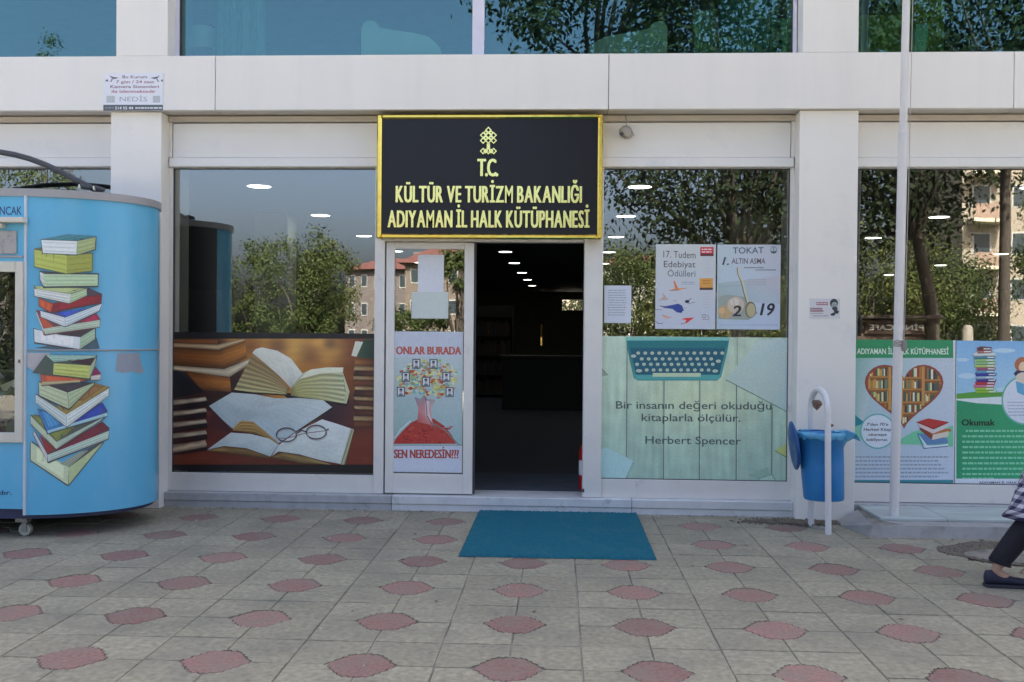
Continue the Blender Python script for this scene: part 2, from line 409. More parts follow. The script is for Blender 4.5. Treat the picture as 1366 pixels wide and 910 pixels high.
for i in range(-28, 30):
    for j in range(-18, 10):
        cx = X00+T*(i+.5); cy = Y00+T*(j+.5)
        if cy > .25 or cx < -9 or cx > 9: continue
        if any(((cx-hx)/rx)**2+((cy-hy)/ry)**2 < 1 for hx, hy, rx, ry in holes): continue
        sx = 1 if i % 2 else -1; sy = 1 if j % 2 else -1      # nearest diamond centre is at even i,j
        d = Vector((cx, cy, 0))-CAM; zc = d.dot(fw); u = 683+d.dot(rt)/zc*FPX if zc > .5 else -9999; v = 455-d.dot(up)/zc*FPX if zc > .5 else 9999
        vis = zc > .5 and -60 < u < 1426 and v < 960 and cy < .07
        cells.append((not vis, -zc if not vis else zc, cx, cy, sx, sy))
cells.sort()
nvis = 0
for (nv, zc, cx, cy, sx, sy) in cells:
    dz = rt_.uniform(-.0018, .0018); tl = (rt_.uniform(-.008, .008), rt_.uniform(-.008, .008))
    if not nv and nvis < 300:
        key = (sx, sy)
        if key not in protos:
            b = MB(); tile_geo(b, 0, 0, key); o = b.build('paving_tile', [GREYTILE, REDTILE, RIM], pav, loc=(0, 0, 0), fix=False); protos[key] = o
        else:
            o = protos[key].copy(); C.objects.link(o)
        o.location = (cx, cy, dz); o.rotation_euler = (tl[1], -tl[0], rt_.uniform(-.006, .006)); nvis += 1
    else:
        tile_geo(far, cx, cy, (sx, sy), dz, tl)
o = far.build('paving_tile', [GREYTILE, REDTILE, RIM], pav, fix=False); o['kind'] = 'stuff'
ipro = []
for k in range(4):
    b = MB(); inlay_geo(b, 0, 0, 0, k); ipro.append(b.build('red_inlay_block', [GREYTILE, REDTILE], pav, loc=(0, 0, 0)))
farb = MB(); ni = 0
for i in range(-28, 30, 2):
    for j in range(-18, 10, 2):
        cx = X00+T*i; cy = Y00+T*j
        if cy > .1 or abs(cx) > 8.8 or any(((cx-hx)/rx)**2+((cy-hy)/ry)**2 < 1.3 for hx, hy, rx, ry in holes): continue
        d = Vector((cx, cy, 0))-CAM; zc = d.dot(fw); u = 683+d.dot(rt)/zc*FPX if zc > .5 else -9999; v = 455-d.dot(up)/zc*FPX if zc > .5 else 9999
        dz = .0005+rt_.uniform(-.0015, .0015)
        if zc > .5 and -60 < u < 1426 and v < 975:
            o = ipro[ni] if ni < 4 else ipro[rt_.randrange(4)].copy()
            if ni >= 4: C.objects.link(o)
            o.location = (cx, cy, dz); o.rotation_euler = (rt_.uniform(-.006, .006), rt_.uniform(-.006, .006), math.pi*rt_.randint(0, 1)); ni += 1
        else: inlay_geo(farb, cx, cy, dz, i*31+j)
o = farb.build('red_inlay_block', [GREYTILE, REDTILE], pav); o['kind'] = 'stuff'

# ---- broken places in the paving
def blob(cx, cy, rx, ry, z, n=26, seed=0, jit=.12):
    rr = random.Random(seed); return [(cx+rx*math.cos(2*math.pi*k/n)*(1+rr.uniform(-jit, jit)), cy+ry*math.sin(2*math.pi*k/n)*(1+rr.uniform(-jit, jit)), z+rr.uniform(-.002, .002)) for k in range(n)]
def clods(mb, cx, cy, rx, ry, n, s0, s1, seed, z=0.0):
    rr = random.Random(seed)
    for _ in range(n):
        a = rr.uniform(0, 6.28); q = math.sqrt(rr.random()); x = cx+rx*q*math.cos(a); y = cy+ry*q*math.sin(a); s = rr.uniform(s0, s1)
        pts = [(x+s*math.cos(b+rr.uniform(-.4, .4))*rr.uniform(.6, 1.2), y+s*math.sin(b)*rr.uniform(.6, 1.2), z-.006) for b in (0, 1.57, 3.14, 4.7)]
        mb.add(pts+[(x+rr.uniform(-.3, .3)*s, y+rr.uniform(-.3, .3)*s, z+s*rr.uniform(.3, .8))], [(0, 1, 4), (1, 2, 4), (2, 3, 4), (3, 0, 4)])
b = MB(); r1 = blob(3.22, -1.13, .52, .38, .0045, seed=2, jit=.09); r2 = blob(3.2, -1.15, .48, .33, .003, seed=3, jit=.05)
b.add(r1+r2, [(k, (k+1) % 26, 26+(k+1) % 26, 26+k) for k in range(26)]+[tuple(range(26, 52))]); clods(b, 3.18, -1.14, .52, .38, 420, .004, .014, 5, .004)
tag(b.build('bare_soil', SOIL), kind='stuff')
b = MB(); r1 = blob(3.22, -1.24, .40, .22, .009, seed=4, jit=.09); b.add(r1, [tuple(range(26))])
b.add([(x, y, -.05) for x, y, z in r1]+r1, [(k, (k+1) % 26, 26+(k+1) % 26, 26+k) for k in range(26)])
tag(b.build('cement_patch', CEMENT, fix=False), 'rough round cement patch filling the hole in the paving by the walker', 'cement patch')
b = MB(); r1 = blob(1.92, -.11, .36, .11, .0035, seed=8, jit=.25); b.add(r1, [tuple(range(26))]); clods(b, 1.88, -.12, .50, .15, 330, .005, .020, 9, .002)
clods(b, 2.42, -.42, .14, .16, 90, .005, .018, 10, .002)
tag(b.build('loose_soil', SOIL, fix=False), kind='stuff')
rr = random.Random(19); b = MB()
for _ in range(34):      # dry leaves blown against the step and the platform
    x = rr.uniform(-3.0, 3.6); y = (.07-abs(rr.gauss(0, .05))) if x < 1.9 else (-.70-abs(rr.gauss(0, .05)))
    if rr.random() < .3: y = rr.uniform(-3.6, -.8)
    s_ = rr.uniform(.012, .024); a_ = rr.uniform(0, 6.28); ca, sa = math.cos(a_)*s_, math.sin(a_)*s_
    b.add([(x-ca, y-sa, .004), (x+sa*.5, y-ca*.5, .009), (x+ca, y+sa, .005), (x-sa*.5, y+ca*.5, .008), (x, y, .003)], [(0, 1, 4), (1, 2, 4), (2, 3, 4), (3, 0, 4)])
tag(b.build('dry_leaves', mat('dry_leaf', (.20, .14, .07), .8, var=.4, vscale=20), fix=False), kind='stuff')
rr = random.Random(12); b = MB()
for _ in range(90):
    x = rr.uniform(-3.2, 3.6); y = rr.choice([rr.uniform(-.03, .07), rr.uniform(-3.9, 0)]) if x < 2.2 else rr.uniform(-3.9, -.7); s = rr.uniform(.003, .009)
    b.add([(x-s, y-s, .002), (x+s, y-s*.6, .002), (x+s*.7, y+s, .002), (x-s*.8, y+s*.7, .002), (x, y, .002+s*.8)], [(0, 1, 4), (1, 2, 4), (2, 3, 4), (3, 0, 4)])
tag(b.build('grit', mat('pale_grit', (.5, .48, .44), .9)), kind='stuff')
b = MB()
for _ in range(900):
    x = rr.uniform(-3.3, 1.95); y = .086-abs(rr.gauss(0, .018)); s = rr.uniform(.003, .009)
    b.add([(x-s, y-s, .001), (x+s, y-s*.6, .001), (x+s*.7, y+s, .001), (x-s*.8, y+s*.7, .001), (x, y, .001+s*.8)], [(0, 1, 4), (1, 2, 4), (2, 3, 4), (3, 0, 4)])
tag(b.build('dust_along_step', mat('pale_dust', (.36, .34, .30), .95, var=.4, vscale=40)), kind='stuff')

# ================================================================== THE LIBRARY BUILDING
BB = (0, 8, 0)
lib = thing('library_building', 'white clad library building with ground floor shop windows, pillars and teal tinted upper windows', 'building', BB)
PX = [(-9.48, -9.04), (-3.78, -3.345), (1.945, 2.415), (7.65, 8.10)]
GY = .20; ZT = 2.89; ZB = 3.335; ZB2 = 3.785
for a, b_ in PX:
    bx('pillar', PILLAR, lib, a, b_, 0.0, .62, -.02, ZB-.004, .004)
# fascia band, panel by panel, with recessed joints
js = [-14, -9.3, -6.6, P(287, 110, -.05).x, P(812, 110, -.05).x, 3.62, 7.2, 10.6, 14]
for a, b_ in zip(js[:-1], js[1:]):
    bx('cladding_panel', WHITE, lib, a+.003, b_-.003, -.05, .0, ZB, ZB2, .0025)
    bx('soffit_panel', SOFFIT, lib, a+.003, b_-.003, -.045, .26, ZB+.002, ZB+.03, .0025)
MB().box(-14, 14, .01, .5, ZB+.035, ZB2).build('floor_beam', BLACKI, lib)
MB().box(-14, 14, -.048, .16, ZB2-.004, ZB2+.001).build('sill_backing', WHITE, lib)
# shop bays
def window(x0, x1, z0, z1, y, fm, gm, side=.03, bot=.03, top=.03, dep=.06, mull=()):
    f = MB()
    f.box(x0, x0+side, y-dep/2, y+dep/2, z0, z1, bev=.002); f.box(x1-side, x1, y-dep/2, y+dep/2, z0, z1, bev=.002)
    f.box(x0+side, x1-side, y-dep/2+.001, y+dep/2-.001, z0, z0+bot, bev=.002); f.box(x0+side, x1-side, y-dep/2+.001, y+dep/2-.001, z1-top, z1, bev=.002)
    for m_, mw in mull: f.box(m_-mw/2, m_+mw/2, y-dep/2-.004, y+dep/2-.002, z0+bot, z1-top, bev=.002)
    o = f.build('window', fm, lib)
    gk = MB(); e = .006
    for (a, b2, c, d) in ((x0+side, x0+side+e, z0+bot, z1-top), (x1-side-e, x1-side, z0+bot, z1-top), (x0+side, x1-side, z1-top-e, z1-top), (x0+side, x1-side, z0+bot, z0+bot+e)):
        gk.box(a, b2, y-.012, y+.004, c, d)
    gk.build('gasket', RUBBER, o)
    edges = [x0+side]+[m_ for m_, _ in mull]+[x1-side]
    for a, b2 in zip(edges[:-1], edges[1:]):
        MB().box(a, b2, y+.002, y+.008, z0+bot, z1-top).build('pane', gm, o)
    return o
def shutter(x0, x1, left_post=True):
    y = .17
    MB().box(x0, x1, y-.03, y+.05, ZB-.058, ZB-.008, bev=.004).build('shutter_rail', BEIGE, lib)
    bx('shutter_box', SHUT, lib, x0+.035, x1-.035, y-.012, y+.04, ZT+.088, ZB-.066, .004)
    bx('shutter_rail', SHUT, lib, x0+.01, x1-.01, y-.035, y+.04, ZT+.006, ZT+.084, .006)
    bx('shutter_post', ALU, lib, x0, x0+.03, y-.02, y+.04, ZT+.09, ZB-.06)
    bx('shutter_post', ALU, lib, x1-.03, x1, y-.02, y+.04, ZT+.09, ZB-.06)
XW = (P(501, 400, GY).x, P(515, 400, GY).x, P(632, 450, GY).x, P(779, 450, GY).x, P(803.5, 450, GY).x)
# left shop window, right shop window and the outer bays
shutter(-3.345, XW[1]); shutter(XW[3], 1.945); shutter(-9.04, -3.78); shutter(2.415, 7.65)
window(-3.40+.055, XW[0]+.06, .125, ZT+.004, GY, ALU, GLASS, side=.03, bot=.155, top=.004)
window(XW[3], 1.945, .125, ZT+.004, GY, ALU, GLASS, side=.03, bot=.155, top=.004)
window(-9.04, -3.78, .125, ZT+.004, GY, ALU, GLASS, side=.03, bot=.155, top=.004, mull=((-6.4, .05),))
window(2.415, 7.65, .125, ZT+.004, GY, ALU, GLASS, side=.012, bot=.155, top=.004, mull=((5.0, .05),))
# broad jambs of the entrance
bx('jamb', ALU, lib, XW[0]-.002, XW[0]+.085, GY-.04, GY+.04, .126, 2.36, .004)
bx('jamb', ALU, lib, XW[3]-.004, XW[4]-.002, GY-.055, GY+.10, .126, 2.36, .006)
bx('door_head', ALU, lib, XW[0]-.002, XW[4], GY-.03, GY+.08, 2.268, 2.95, .004)
# door leaf
dx0, dx1 = XW[1]+.008, XW[2]
f = MB(); dz0, dz1 = .135, 2.262
st = P(526, 450, GY-.03).x-dx0; sr = dx1-P(619, 450, GY-.03).x
f.box(dx0, dx0+st, GY-.045, GY+.0, dz0, dz1, bev=.004); f.box(dx1-sr, dx1, GY-.045, GY+.0, dz0, dz1, bev=.004)
f.box(dx0+st, dx1-sr, GY-.043, GY-.002, dz1-.055, dz1, bev=.003); f.box(dx0+st, dx1-sr, GY-.043, GY-.002, dz0, dz0+.165, bev=.003)
door = f.build('door', ALU, lib)
MB().box(dx0+st, dx1-sr, GY-.026, GY-.020, dz0+.165, dz1-.055).build('pane', GLASS, door)
bx('door_seal', RUBBER, lib, dx1-.001, dx1+.018, GY-.02, GY+.0, dz0, dz1, .001)
# little latch on the right jamb edge
bx('latch', RUBBER, lib, XW[3]-.006, XW[3]+.012, GY-.06, GY-.045, .17, .20, .002)
# step
for a, b_, m_, dz in ((-3.345, P(522, 680, .09).x, MARBLE_G, 0), (P(522, 680, .09).x, .62, MARBLE_W, .004), (.62, 1.945, MARBLE_W, .002)):
    bx('step_slab', m_, lib, a+.002, b_-.002, .088-dz, .46, .055, .123+dz*.4, .004)
    bx('step_riser', m_, lib, a+.002, b_-.002, .098-dz, .40, -.02, .053, .002)
bx('step_slab', MARBLE_G, lib, -9.04, -3.78, .088, .46, -.02, .121, .004)
bx('step_slab', MARBLE_G, lib, 2.417, 7.65, .088, .46, -.02, .121, .004)
# interior shell
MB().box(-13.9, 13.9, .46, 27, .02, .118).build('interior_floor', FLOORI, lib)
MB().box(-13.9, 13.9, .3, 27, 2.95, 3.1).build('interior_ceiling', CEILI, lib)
MB().box(-14, -13.9, .2, 27, 0, 11.5).build('side_wall', WHITE, lib); MB().box(13.9, 14, .2, 27, 0, 11.5).build('side_wall', WHITE, lib)
# rear wall with a high window and a slit of daylight
a = P(750, 400, 26); b_ = P(777, 414, 26); s0 = P(721.3, 433, 26); s1 = P(723, 461, 26)
bw = MB()
for (x0, x1, z0, z1) in ((-13.9, s0.x, 0, 3.4), (s0.x, s1.x, 0, s1.z), (s0.x, s1.x, s0.z, 3.4), (s1.x, a.x, 0, 3.4), (a.x, b_.x, 0, b_.z), (a.x, b_.x, a.z, 3.4), (b_.x, 13.9, 0, 3.4)):
    bw.box(x0, x1, 26, 26.2, z0, z1)
bw.box(-13.9, 13.9, 26, 26.2, 3.4, 11.5).build('rear_wall', WALLI, lib)
MB().box(s0.x, s1.x, 26.05, 26.06, s0.z if s0.z < s1.z else s1.z, max(s0.z, s1.z)).build('slit_dimmer_pane', glass('dim_amber_pane', (.5, .5, .5), (.28, .24, .14), .02, 1.3), lib)  # tinted pane added to dim the daylight in the slit
for (x0, x1) in ((P(340, 300, 3.8).x, P(384, 300, 3.8).x), (P(982, 300, 3.8).x, P(1031, 300, 3.8).x)):
    bx('interior_column', COLI, lib, x0, x1, 3.8, 4.2, .118, 2.95, .004)
# upper floor
UY = .14
uL = P(155, 40, -.05).x; uR = P(1145.5, 40, -.05).x; uQ = P(1071, 40, -.05).x
wins = [(-9.0, uL+.01), (-3.275, 1.94), (uR-.01, 7.6)]
ups = [(-9.5, -9.0), (uL, -3.275), (uQ, uR), (7.6, 8.1)]
for k, (x0, x1) in enumerate(wins):
    ml = ((P(638.5, 40, UY).x, .10),) if k == 1 else (((x0+x1)/2-.1, .10),)
    window(x0, x1, ZB2+.005, 5.7, UY, mat('upper_frame', (.62, .62, .72), .4), GLASSU, side=.03, bot=.035, top=.05, mull=ml)
for a, b_ in ups: bx('pillar', WHITE, lib, a, b_, -.05, .5, ZB2+.002, 5.7, .004)
bx('cladding_panel', WHITE, lib, -14, -9.5, -.05, .5, ZB2+.002, 5.7); bx('cladding_panel', WHITE, lib, 8.1, 14, -.05, .5, ZB2+.002, 5.7)
bx('side_front', WHITE, lib, -14, -9.48, 0, .5, 0, ZB-.004); bx('side_front', WHITE, lib, 8.1, 14, 0, .5, 0, ZB-.004)
bx('upper_wall', WHITE, lib, -14, 14, -.05, .3, 5.702, 11.5)
for zz in (7.2, ):
    for x0, x1 in wins:
        o = MB().box(x0, x1, -.062, -.052, zz, zz+1.7, bev=.004).build('window', ALU, lib)
        MB().box(x0+.06, x1-.06, -.068, -.064, zz+.06, zz+1.64).build('pane', GLASSU, o)
MB().box(-14, 14, -.05, 26.2, 11.502, 11.7).build('roof', WHITE, lib)
MB().box(-13.9, 13.9, .5, 26, 3.40, 3.5).build('upper_floor', WALLI, lib)
MB().box(-13.9, 13.9, .3, 26, 5.9, 6.0).build('upper_ceiling', mat('upper_ceiling_paint', (.35, .35, .33), .8), lib)
MB().box(-13.9, 13.9, 7, 7.1, 3.5, 5.9).build('upper_partition', WALLI, lib)

# ================================================================== SIGN OVER THE DOOR
SY = -.005
a = P(503.5, 153, SY); b_ = P(803, 319.5, SY); X0, X1, Z0, Z1 = a.x, b_.x, b_.z, a.z-.002
Z1 = min(Z1, ZB-.012)
sg = thing('entrance_sign', 'black sign with gold frame, gold emblem and gold letters above the doorway', 'sign', ((X0+X1)/2, SY, Z0))
bx('board', SIGNB, sg, X0+.02, X1-.02, SY-.0, GY-.05, Z0+.02, Z1-.02)
fr = .040
for (p, q, r_, s_) in ((X0, X0+fr, Z0, Z1), (X1-fr, X1, Z0, Z1), (X0+fr, X1-fr, Z0, Z0+fr*.95), (X0+fr, X1-fr, Z1-fr*.85, Z1)):
    MB().box(p, q, SY-.022, SY+.03 if r_ != s_ else SY, r_, s_, bev=.010).build('frame_bar', GOLD, sg)
for (p, q) in ((X0+.004, X0+.02), (X1-.02, X1-.004)):
    MB().box(p, q, SY+.031, GY-.05, Z0+.004, Z1-.004).build('side_cheek', GOLD, sg)
def letters(txt, px0, px1, base_l, base_r, cap, m, parent, Y, off=.006, bold=.046, gap=.135):
    adv = []; x = 0
    for ch in txt:
        if ch == ' ': x += .27; adv.append(None); continue
        vs, fs = text2d(ch, .018 if ch == 'M' else off, .03); a = min(v[0] for v in vs); b2 = max(v[0] for v in vs)
        adv.append((x-a, vs, fs, ch)); x += (b2-a)+gap*(.8 if ch in '.,' else 1)
    tot = x-gap
    A = P(px0, base_l, Y); B = P(px1, base_r, Y); top = P(px0, base_l-cap, Y); h = top.z-A.z
    sx = (B.x-A.x)/tot
    for ad in adv:
        if ad is None: continue
        x0_, vs, fs, _c = ad
        mb = MB()
        for n_, dx in enumerate((0,) if ad[3] in 'M' else (0, -bold, bold)):
            mb.add([(A.x+(v[0]+x0_+dx)*sx, Y-.006-v[2]/.03*.006-n_*.0004, A.z+(B.z-A.z)*((v[0]+x0_)/tot)+v[1]/CAPH*h) for v in vs], fs)
        mb.build('letter', m, parent)
letters('T.C.', 637.5, 664, 235, 235.3, 22.5, GOLDL, sg, SY-.001, gap=.02)
letters('KÜLTÜR VE TURİZM BAKANLIĞI', 528.7, 775.5, 270, 270.6, 21.5, GOLDL, sg, SY-.001)
letters('ADIYAMAN İL HALK KÜTÜPHANESİ', 518, 785.5, 303.3, 303.8, 22, GOLDL, sg, SY-.001)
em = MB()
def dia(cx, cy, r=45, wd=17):
    k = lambda x, y, d: (P(625+x/10.7, 160+y/10.7, SY-.001).x, SY-.001-d, P(625+x/10.7, 160+y/10.7, SY).z)
    o_ = [(cx, cy-r), (cx+r, cy), (cx, cy+r), (cx-r, cy)]; i_ = [(cx, cy-r+wd*1.3), (cx+r-wd*1.3, cy), (cx, cy+r-wd*1.3), (cx-r+wd*1.3, cy)]
    dd = .009+.0004*len(em.v)/12
    vs = [k(*p, dd) for p in o_]+[k(*p, dd) for p in i_]+[k(*p, 0) for p in o_]
    em.add(vs, [(0, 1, 5, 4), (1, 2, 6, 5), (2, 3, 7, 6), (3, 0, 4, 7), (0, 1, 9, 8), (1, 2, 10, 9), (2, 3, 11, 10), (3, 0, 8, 11)])
for cx, cy in ((285, 148), (210, 222), (360, 222), (285, 224), (247, 186), (323, 186), (247, 262), (323, 262), (210, 300), (285, 300), (360, 300), (210, 450), (285, 450), (360, 450), (247, 450), (323, 450)):
    dia(cx, cy, 48 if (cx, cy) not in ((247, 186), (323, 186), (247, 262), (323, 262), (247, 450), (323, 450)) else 36)
q0 = P(625+262/10.7, 160+340/10.7, SY); q1 = P(625+308/10.7, 160+430/10.7, SY)
em.box(q0.x, q1.x, SY-.010, SY-.001, q1.z, q0.z)
em.build('emblem', GOLDL, sg, fix=False)

# ================================================================== PRINTS ON THE GLASS
K = mat('black_sheet', (.02, .018, .016), .4)
def stripes(p, x0, x1, y0, y1, n, c1, c2, slant=0, seed=1):
    r = random.Random(seed); y = y0; h = (y1-y0)/n
    for k in range(n):
        c = c1 if k % 2 == 0 else c2
        c = tuple(max(0, min(255, v+r.randint(-14, 14))) for v in c)
        p.poly([(x0+r.randint(-6, 6), y), (x1+r.randint(-8, 8), y+slant), (x1+r.randint(-8, 8), y+slant+h*.95), (x0+r.randint(-6, 6), y+h*.95)], c); y += h
def mixc(a, b, t): return tuple(x*(1-t)+y*t for x, y in zip(a, b))
def nz(x, y, k=0): return noise.noise(Vector((x, y, k)))
def books_photo(p):
    p.rect(40, 35, 975, 680, (26, 18, 18))
    pts = ((470, 110, (196, 140, 68), 90), (610, 130, (222, 176, 96), 60), (740, 120, (214, 164, 86), 60), (805, 130, (206, 158, 80), 45), (690, 150, (92, 52, 48), 45), (540, 120, (80, 46, 46), 40), (775, 100, (54, 34, 42), 24), (850, 130, (112, 62, 40), 60), (420, 110, (110, 58, 32), 40),
           (650, 215, (176, 116, 48), 120), (860, 260, (120, 66, 32), 80), (870, 420, (92, 42, 34), 60), (300, 330, (52, 26, 24), 100), (280, 450, (76, 32, 28), 60), (250, 520, (96, 38, 30), 60), (200, 620, (104, 44, 26), 120), (450, 640, (96, 40, 24), 120), (900, 600, (110, 46, 26), 70), (250, 250, (60, 32, 26), 100), (820, 400, (44, 26, 40), 60))
    def bgf(u, v):
        x, y = 45+930*u, 74+566*v; W = 0; c = [0, 0, 0]
        for cx, cy, cc, r in pts:
            w_ = math.exp(-((x-cx)**2+((y-cy)*1.1)**2)/(r*r))+1e-5; W += w_; c = [a_+w_*b_ for a_, b_ in zip(c, cc)]
        k = 1+.10*nz(x*.012, y*.05, 2)
        return [q/W*k for q in c]
    p.patch([(45, 74), (975, 74)], [(45, 640), (975, 640)], 96, 60, bgf)
    def slab(top, bot, c1, c2, seed, nx=22, ny=5, lines=0.0):      # a spine or page block, rounded in its shading
        def f(u, v):
            sh = .62+.5*math.sin(math.pi*min(1, max(0, v*.92+.06)))-.12*abs(u-.6)+.10*nz(u*3, v*2, seed)
            if lines: sh *= 1-lines*(.5+.5*math.sin(v*31+nz(u*4, v*3, seed)*3))
            return [q*sh for q in mixc(c1, c2, u)]
        p.patch(top, bot, nx, ny, f)
    slab([(45, 74), (272, 74)], [(45, 92), (270, 100)], (104, 58, 30), (128, 74, 38), 1)
    slab([(45, 92), (270, 100), (390, 74)], [(45, 110), (275, 124), (392, 82)], (176, 146, 108), (196, 172, 134), 2, lines=.15)
    slab([(45, 110), (275, 126), (396, 84)], [(45, 192), (300, 208), (402, 160)], (110, 60, 26), (188, 120, 48), 3, 26, 14, .12)
    slab([(45, 192), (300, 210), (420, 162)], [(45, 212), (325, 246), (442, 172)], (196, 176, 146), (206, 190, 160), 4, lines=.12)
    slab([(125, 218), (325, 248)], [(200, 306), (332, 312)], (128, 74, 32), (176, 108, 44), 5, 14, 8, .12)
    p.poly([(45, 213), (104, 220), (214, 314), (45, 346)], 0, [(22, 22, 28), (34, 34, 42), (26, 24, 30), (18, 16, 20)])
    for k in range(5):
        y = 345+k*50
        slab([(45, y+6), (130, y), (216, y-10)], [(45, y+32), (130, y+22), (224, y+8)], (146, 128, 106), (200, 182, 156), 10+k, 14, 5, .22)
        slab([(45, y+32), (224, y+8)], [(45, y+56), (224, y+30)], (40+8*k, 24, 24), (30, 20, 24), 20+k, 8, 3)
    slab([(45, 562), (215, 528)], [(45, 592), (222, 560)], (176, 146, 118), (196, 172, 142), 30, 14, 5, .2)
    r = random.Random(5); y = 162
    for k in range(13):
        h = r.choice((24, 30, 34, 38)); page = k % 2 == 1
        if page: h *= .55
        slab([(884+r.uniform(-5, 6), y), (980, y+3)], [(884+r.uniform(-5, 6), y+h), (980, y+h+3)], (186, 158, 116) if page else r.choice([(150, 98, 50), (74, 34, 28), (112, 62, 38), (56, 30, 30)]), (150, 110, 70) if page else (88, 48, 32), 40+k, 8, 4, .2 if page else 0)
        y += h
        if y > 560: break
    p.poly([(925, 78), (980, 78), (980, 165), (898, 158)], 0, [(52, 72, 56), (40, 58, 48), (34, 52, 44), (56, 82, 62)]); p.poly([(890, 85), (925, 88), (895, 155), (872, 150)], (206, 206, 186))
    # standing open book
    p.poly([(345, 314), (570, 330), (590, 345), (850, 377), (864, 352), (590, 318), (350, 296)], (30, 24, 26))
    def fan(u, v): 
        s_ = .80+.22*math.sin(v*46+u*5+2.5*nz(u*2, v*3, 1))*(.35+.65*v)-.25*(u > .93)*(u-.93)/.07
        return [q*s_ for q in mixc((176, 142, 92), (206, 196, 138), v)]
    p.patch([(428, 142), (480, 182), (545, 240), (594, 300)], [(345, 303), (430, 315), (520, 321), (580, 325)], 26, 40, fan)
    p.patch([(428, 136), (442, 120), (470, 113), (540, 128), (600, 163), (652, 230)], [(428, 140), (452, 158), (490, 190), (545, 238), (575, 268), (600, 296)], 30, 12, lambda u, v: [q*(1-.28*max(0, u-.75)*v*2-.05*nz(u*9, v*9, 3)-.06*v) for q in (222, 222, 206)])
    p.patch([(652, 230), (690, 212), (760, 203), (836, 203)], [(598, 302), (640, 256), (730, 232), (834, 226)], 22, 8, lambda u, v: [q*(.82+.22*min(1, u*3)-.05*v) for q in (218, 218, 190)])
    def fan2(u, v):
        s_ = .84+.16*math.sin(v*40-u*6+2*nz(u*2, v*3, 4))*(.3+.7*u)-.25*max(0, .15-u)/.15
        return [q*s_ for q in mixc((196, 188, 112), (206, 208, 164), u)]
    p.patch([(600, 300), (640, 258), (730, 233), (834, 227)], [(600, 330), (690, 342), (770, 354), (850, 366)], 30, 40, fan2)
    p.poly([(834, 227), (864, 312), (850, 366), (836, 364), (846, 312)], 0, [(206, 208, 180), (186, 190, 150), (196, 200, 170), (170, 174, 130), (190, 192, 150)])
    # middle open book
    p.poly([(220, 402), (262, 396), (335, 470), (322, 492), (226, 466)], 0, [(112, 52, 42), (70, 32, 32), (96, 44, 40), (60, 26, 28), (84, 36, 34)])
    def page(u, v): 
        ln = .035*(math.sin(v*70) > .35)*(nz(u*22, int(v*11)*3.1, 6) > -.15)*(.08 < u < .92)
        return [q*(1-.14*max(0, .35-abs(u-.42))-ln-.05*nz(u*4, v*4, 7)) for q in mixc((196, 204, 200), (168, 186, 190), v)]
    p.patch([(334, 316), (440, 324), (530, 342), (640, 340), (745, 350), (785, 382)], [(232, 376), (290, 436), (336, 478), (430, 447), (545, 545), (622, 492)], 44, 34, page)
    p.patch([(338, 480), (372, 442), (430, 446), (482, 488), (546, 544)], [(340, 486), (400, 494), (440, 500), (490, 518), (545, 548)], 26, 16, lambda u, v: [q*(.72+.34*math.sin(v*24+u*3)*.5+.2*(1-v)) for q in (190, 148, 82)])
    p.line([(620, 495), (785, 386)], 5, (36, 24, 28))
    # front open book
    def page2(u, v): 
        ln = .03*(math.sin(v*60) > .4)*(nz(u*22, int(v*10)*3.1, 8) > -.1)*(.1 < u < .9)
        return [q*(1-.30*max(0, .22-u)-ln-.05*nz(u*4, v*4, 9)) for q in mixc((212, 218, 214), (196, 204, 196), v)]
    p.patch([(545, 552), (620, 497), (740, 436), (812, 458), (882, 482)], [(514, 602), (545, 580), (640, 594), (740, 622), (842, 640)], 34, 24, page2)
    p.patch([(330, 496), (420, 502), (500, 522), (545, 550)], [(224, 573), (300, 556), (400, 566), (508, 604)], 30, 18, lambda u, v: [q*(1-.35*max(0, u-.8)-.05*nz(u*4, v*4, 5)) for q in mixc((198, 206, 202), (176, 190, 190), v)])
    slab([(226, 574), (300, 558), (400, 568), (508, 604)], [(226, 577), (330, 590), (420, 602), (495, 614)], (168, 130, 76), (120, 88, 48), 60, 22, 6, .25)
    slab([(514, 604), (560, 582), (680, 606), (780, 638)], [(514, 608), (580, 622), (650, 634), (770, 640)], (120, 92, 48), (176, 146, 92), 61, 22, 6, .25)
    p.patch([(868, 478), (884, 484)], [(822, 640), (842, 641)], 4, 20, lambda u, v: [q*(.8+.2*math.sin(u*9+v*3)) for q in (188, 190, 152)])
    for cx, cy in ((580, 506), (714, 494)): p.ring(cx, cy, 45, 31, 5.5, (70, 52, 62)); p.ring(cx+3, cy+6, 45, 31, 2.2, (150, 146, 150))
    p.line([(625, 500), (648, 486), (668, 492)], 6, (74, 56, 66)); p.line([(758, 486), (770, 480)], 6, (66, 50, 60)); p.line([(540, 520), (580, 522), (660, 500), (750, 488)], 3, (112, 92, 96))
    p.rect(40, 640, 975, 685, (18, 15, 16)); p.rect(40, 40, 975, 74, (24, 22, 26))
pf = GY-.001
poster('window_poster', 'large brown photo poster of open books and glasses covering the lower left shop window', 'poster', ((224.6, 444), (498.6, 629.3)), pf, 210, 430, 3.37, books_photo, back=K)

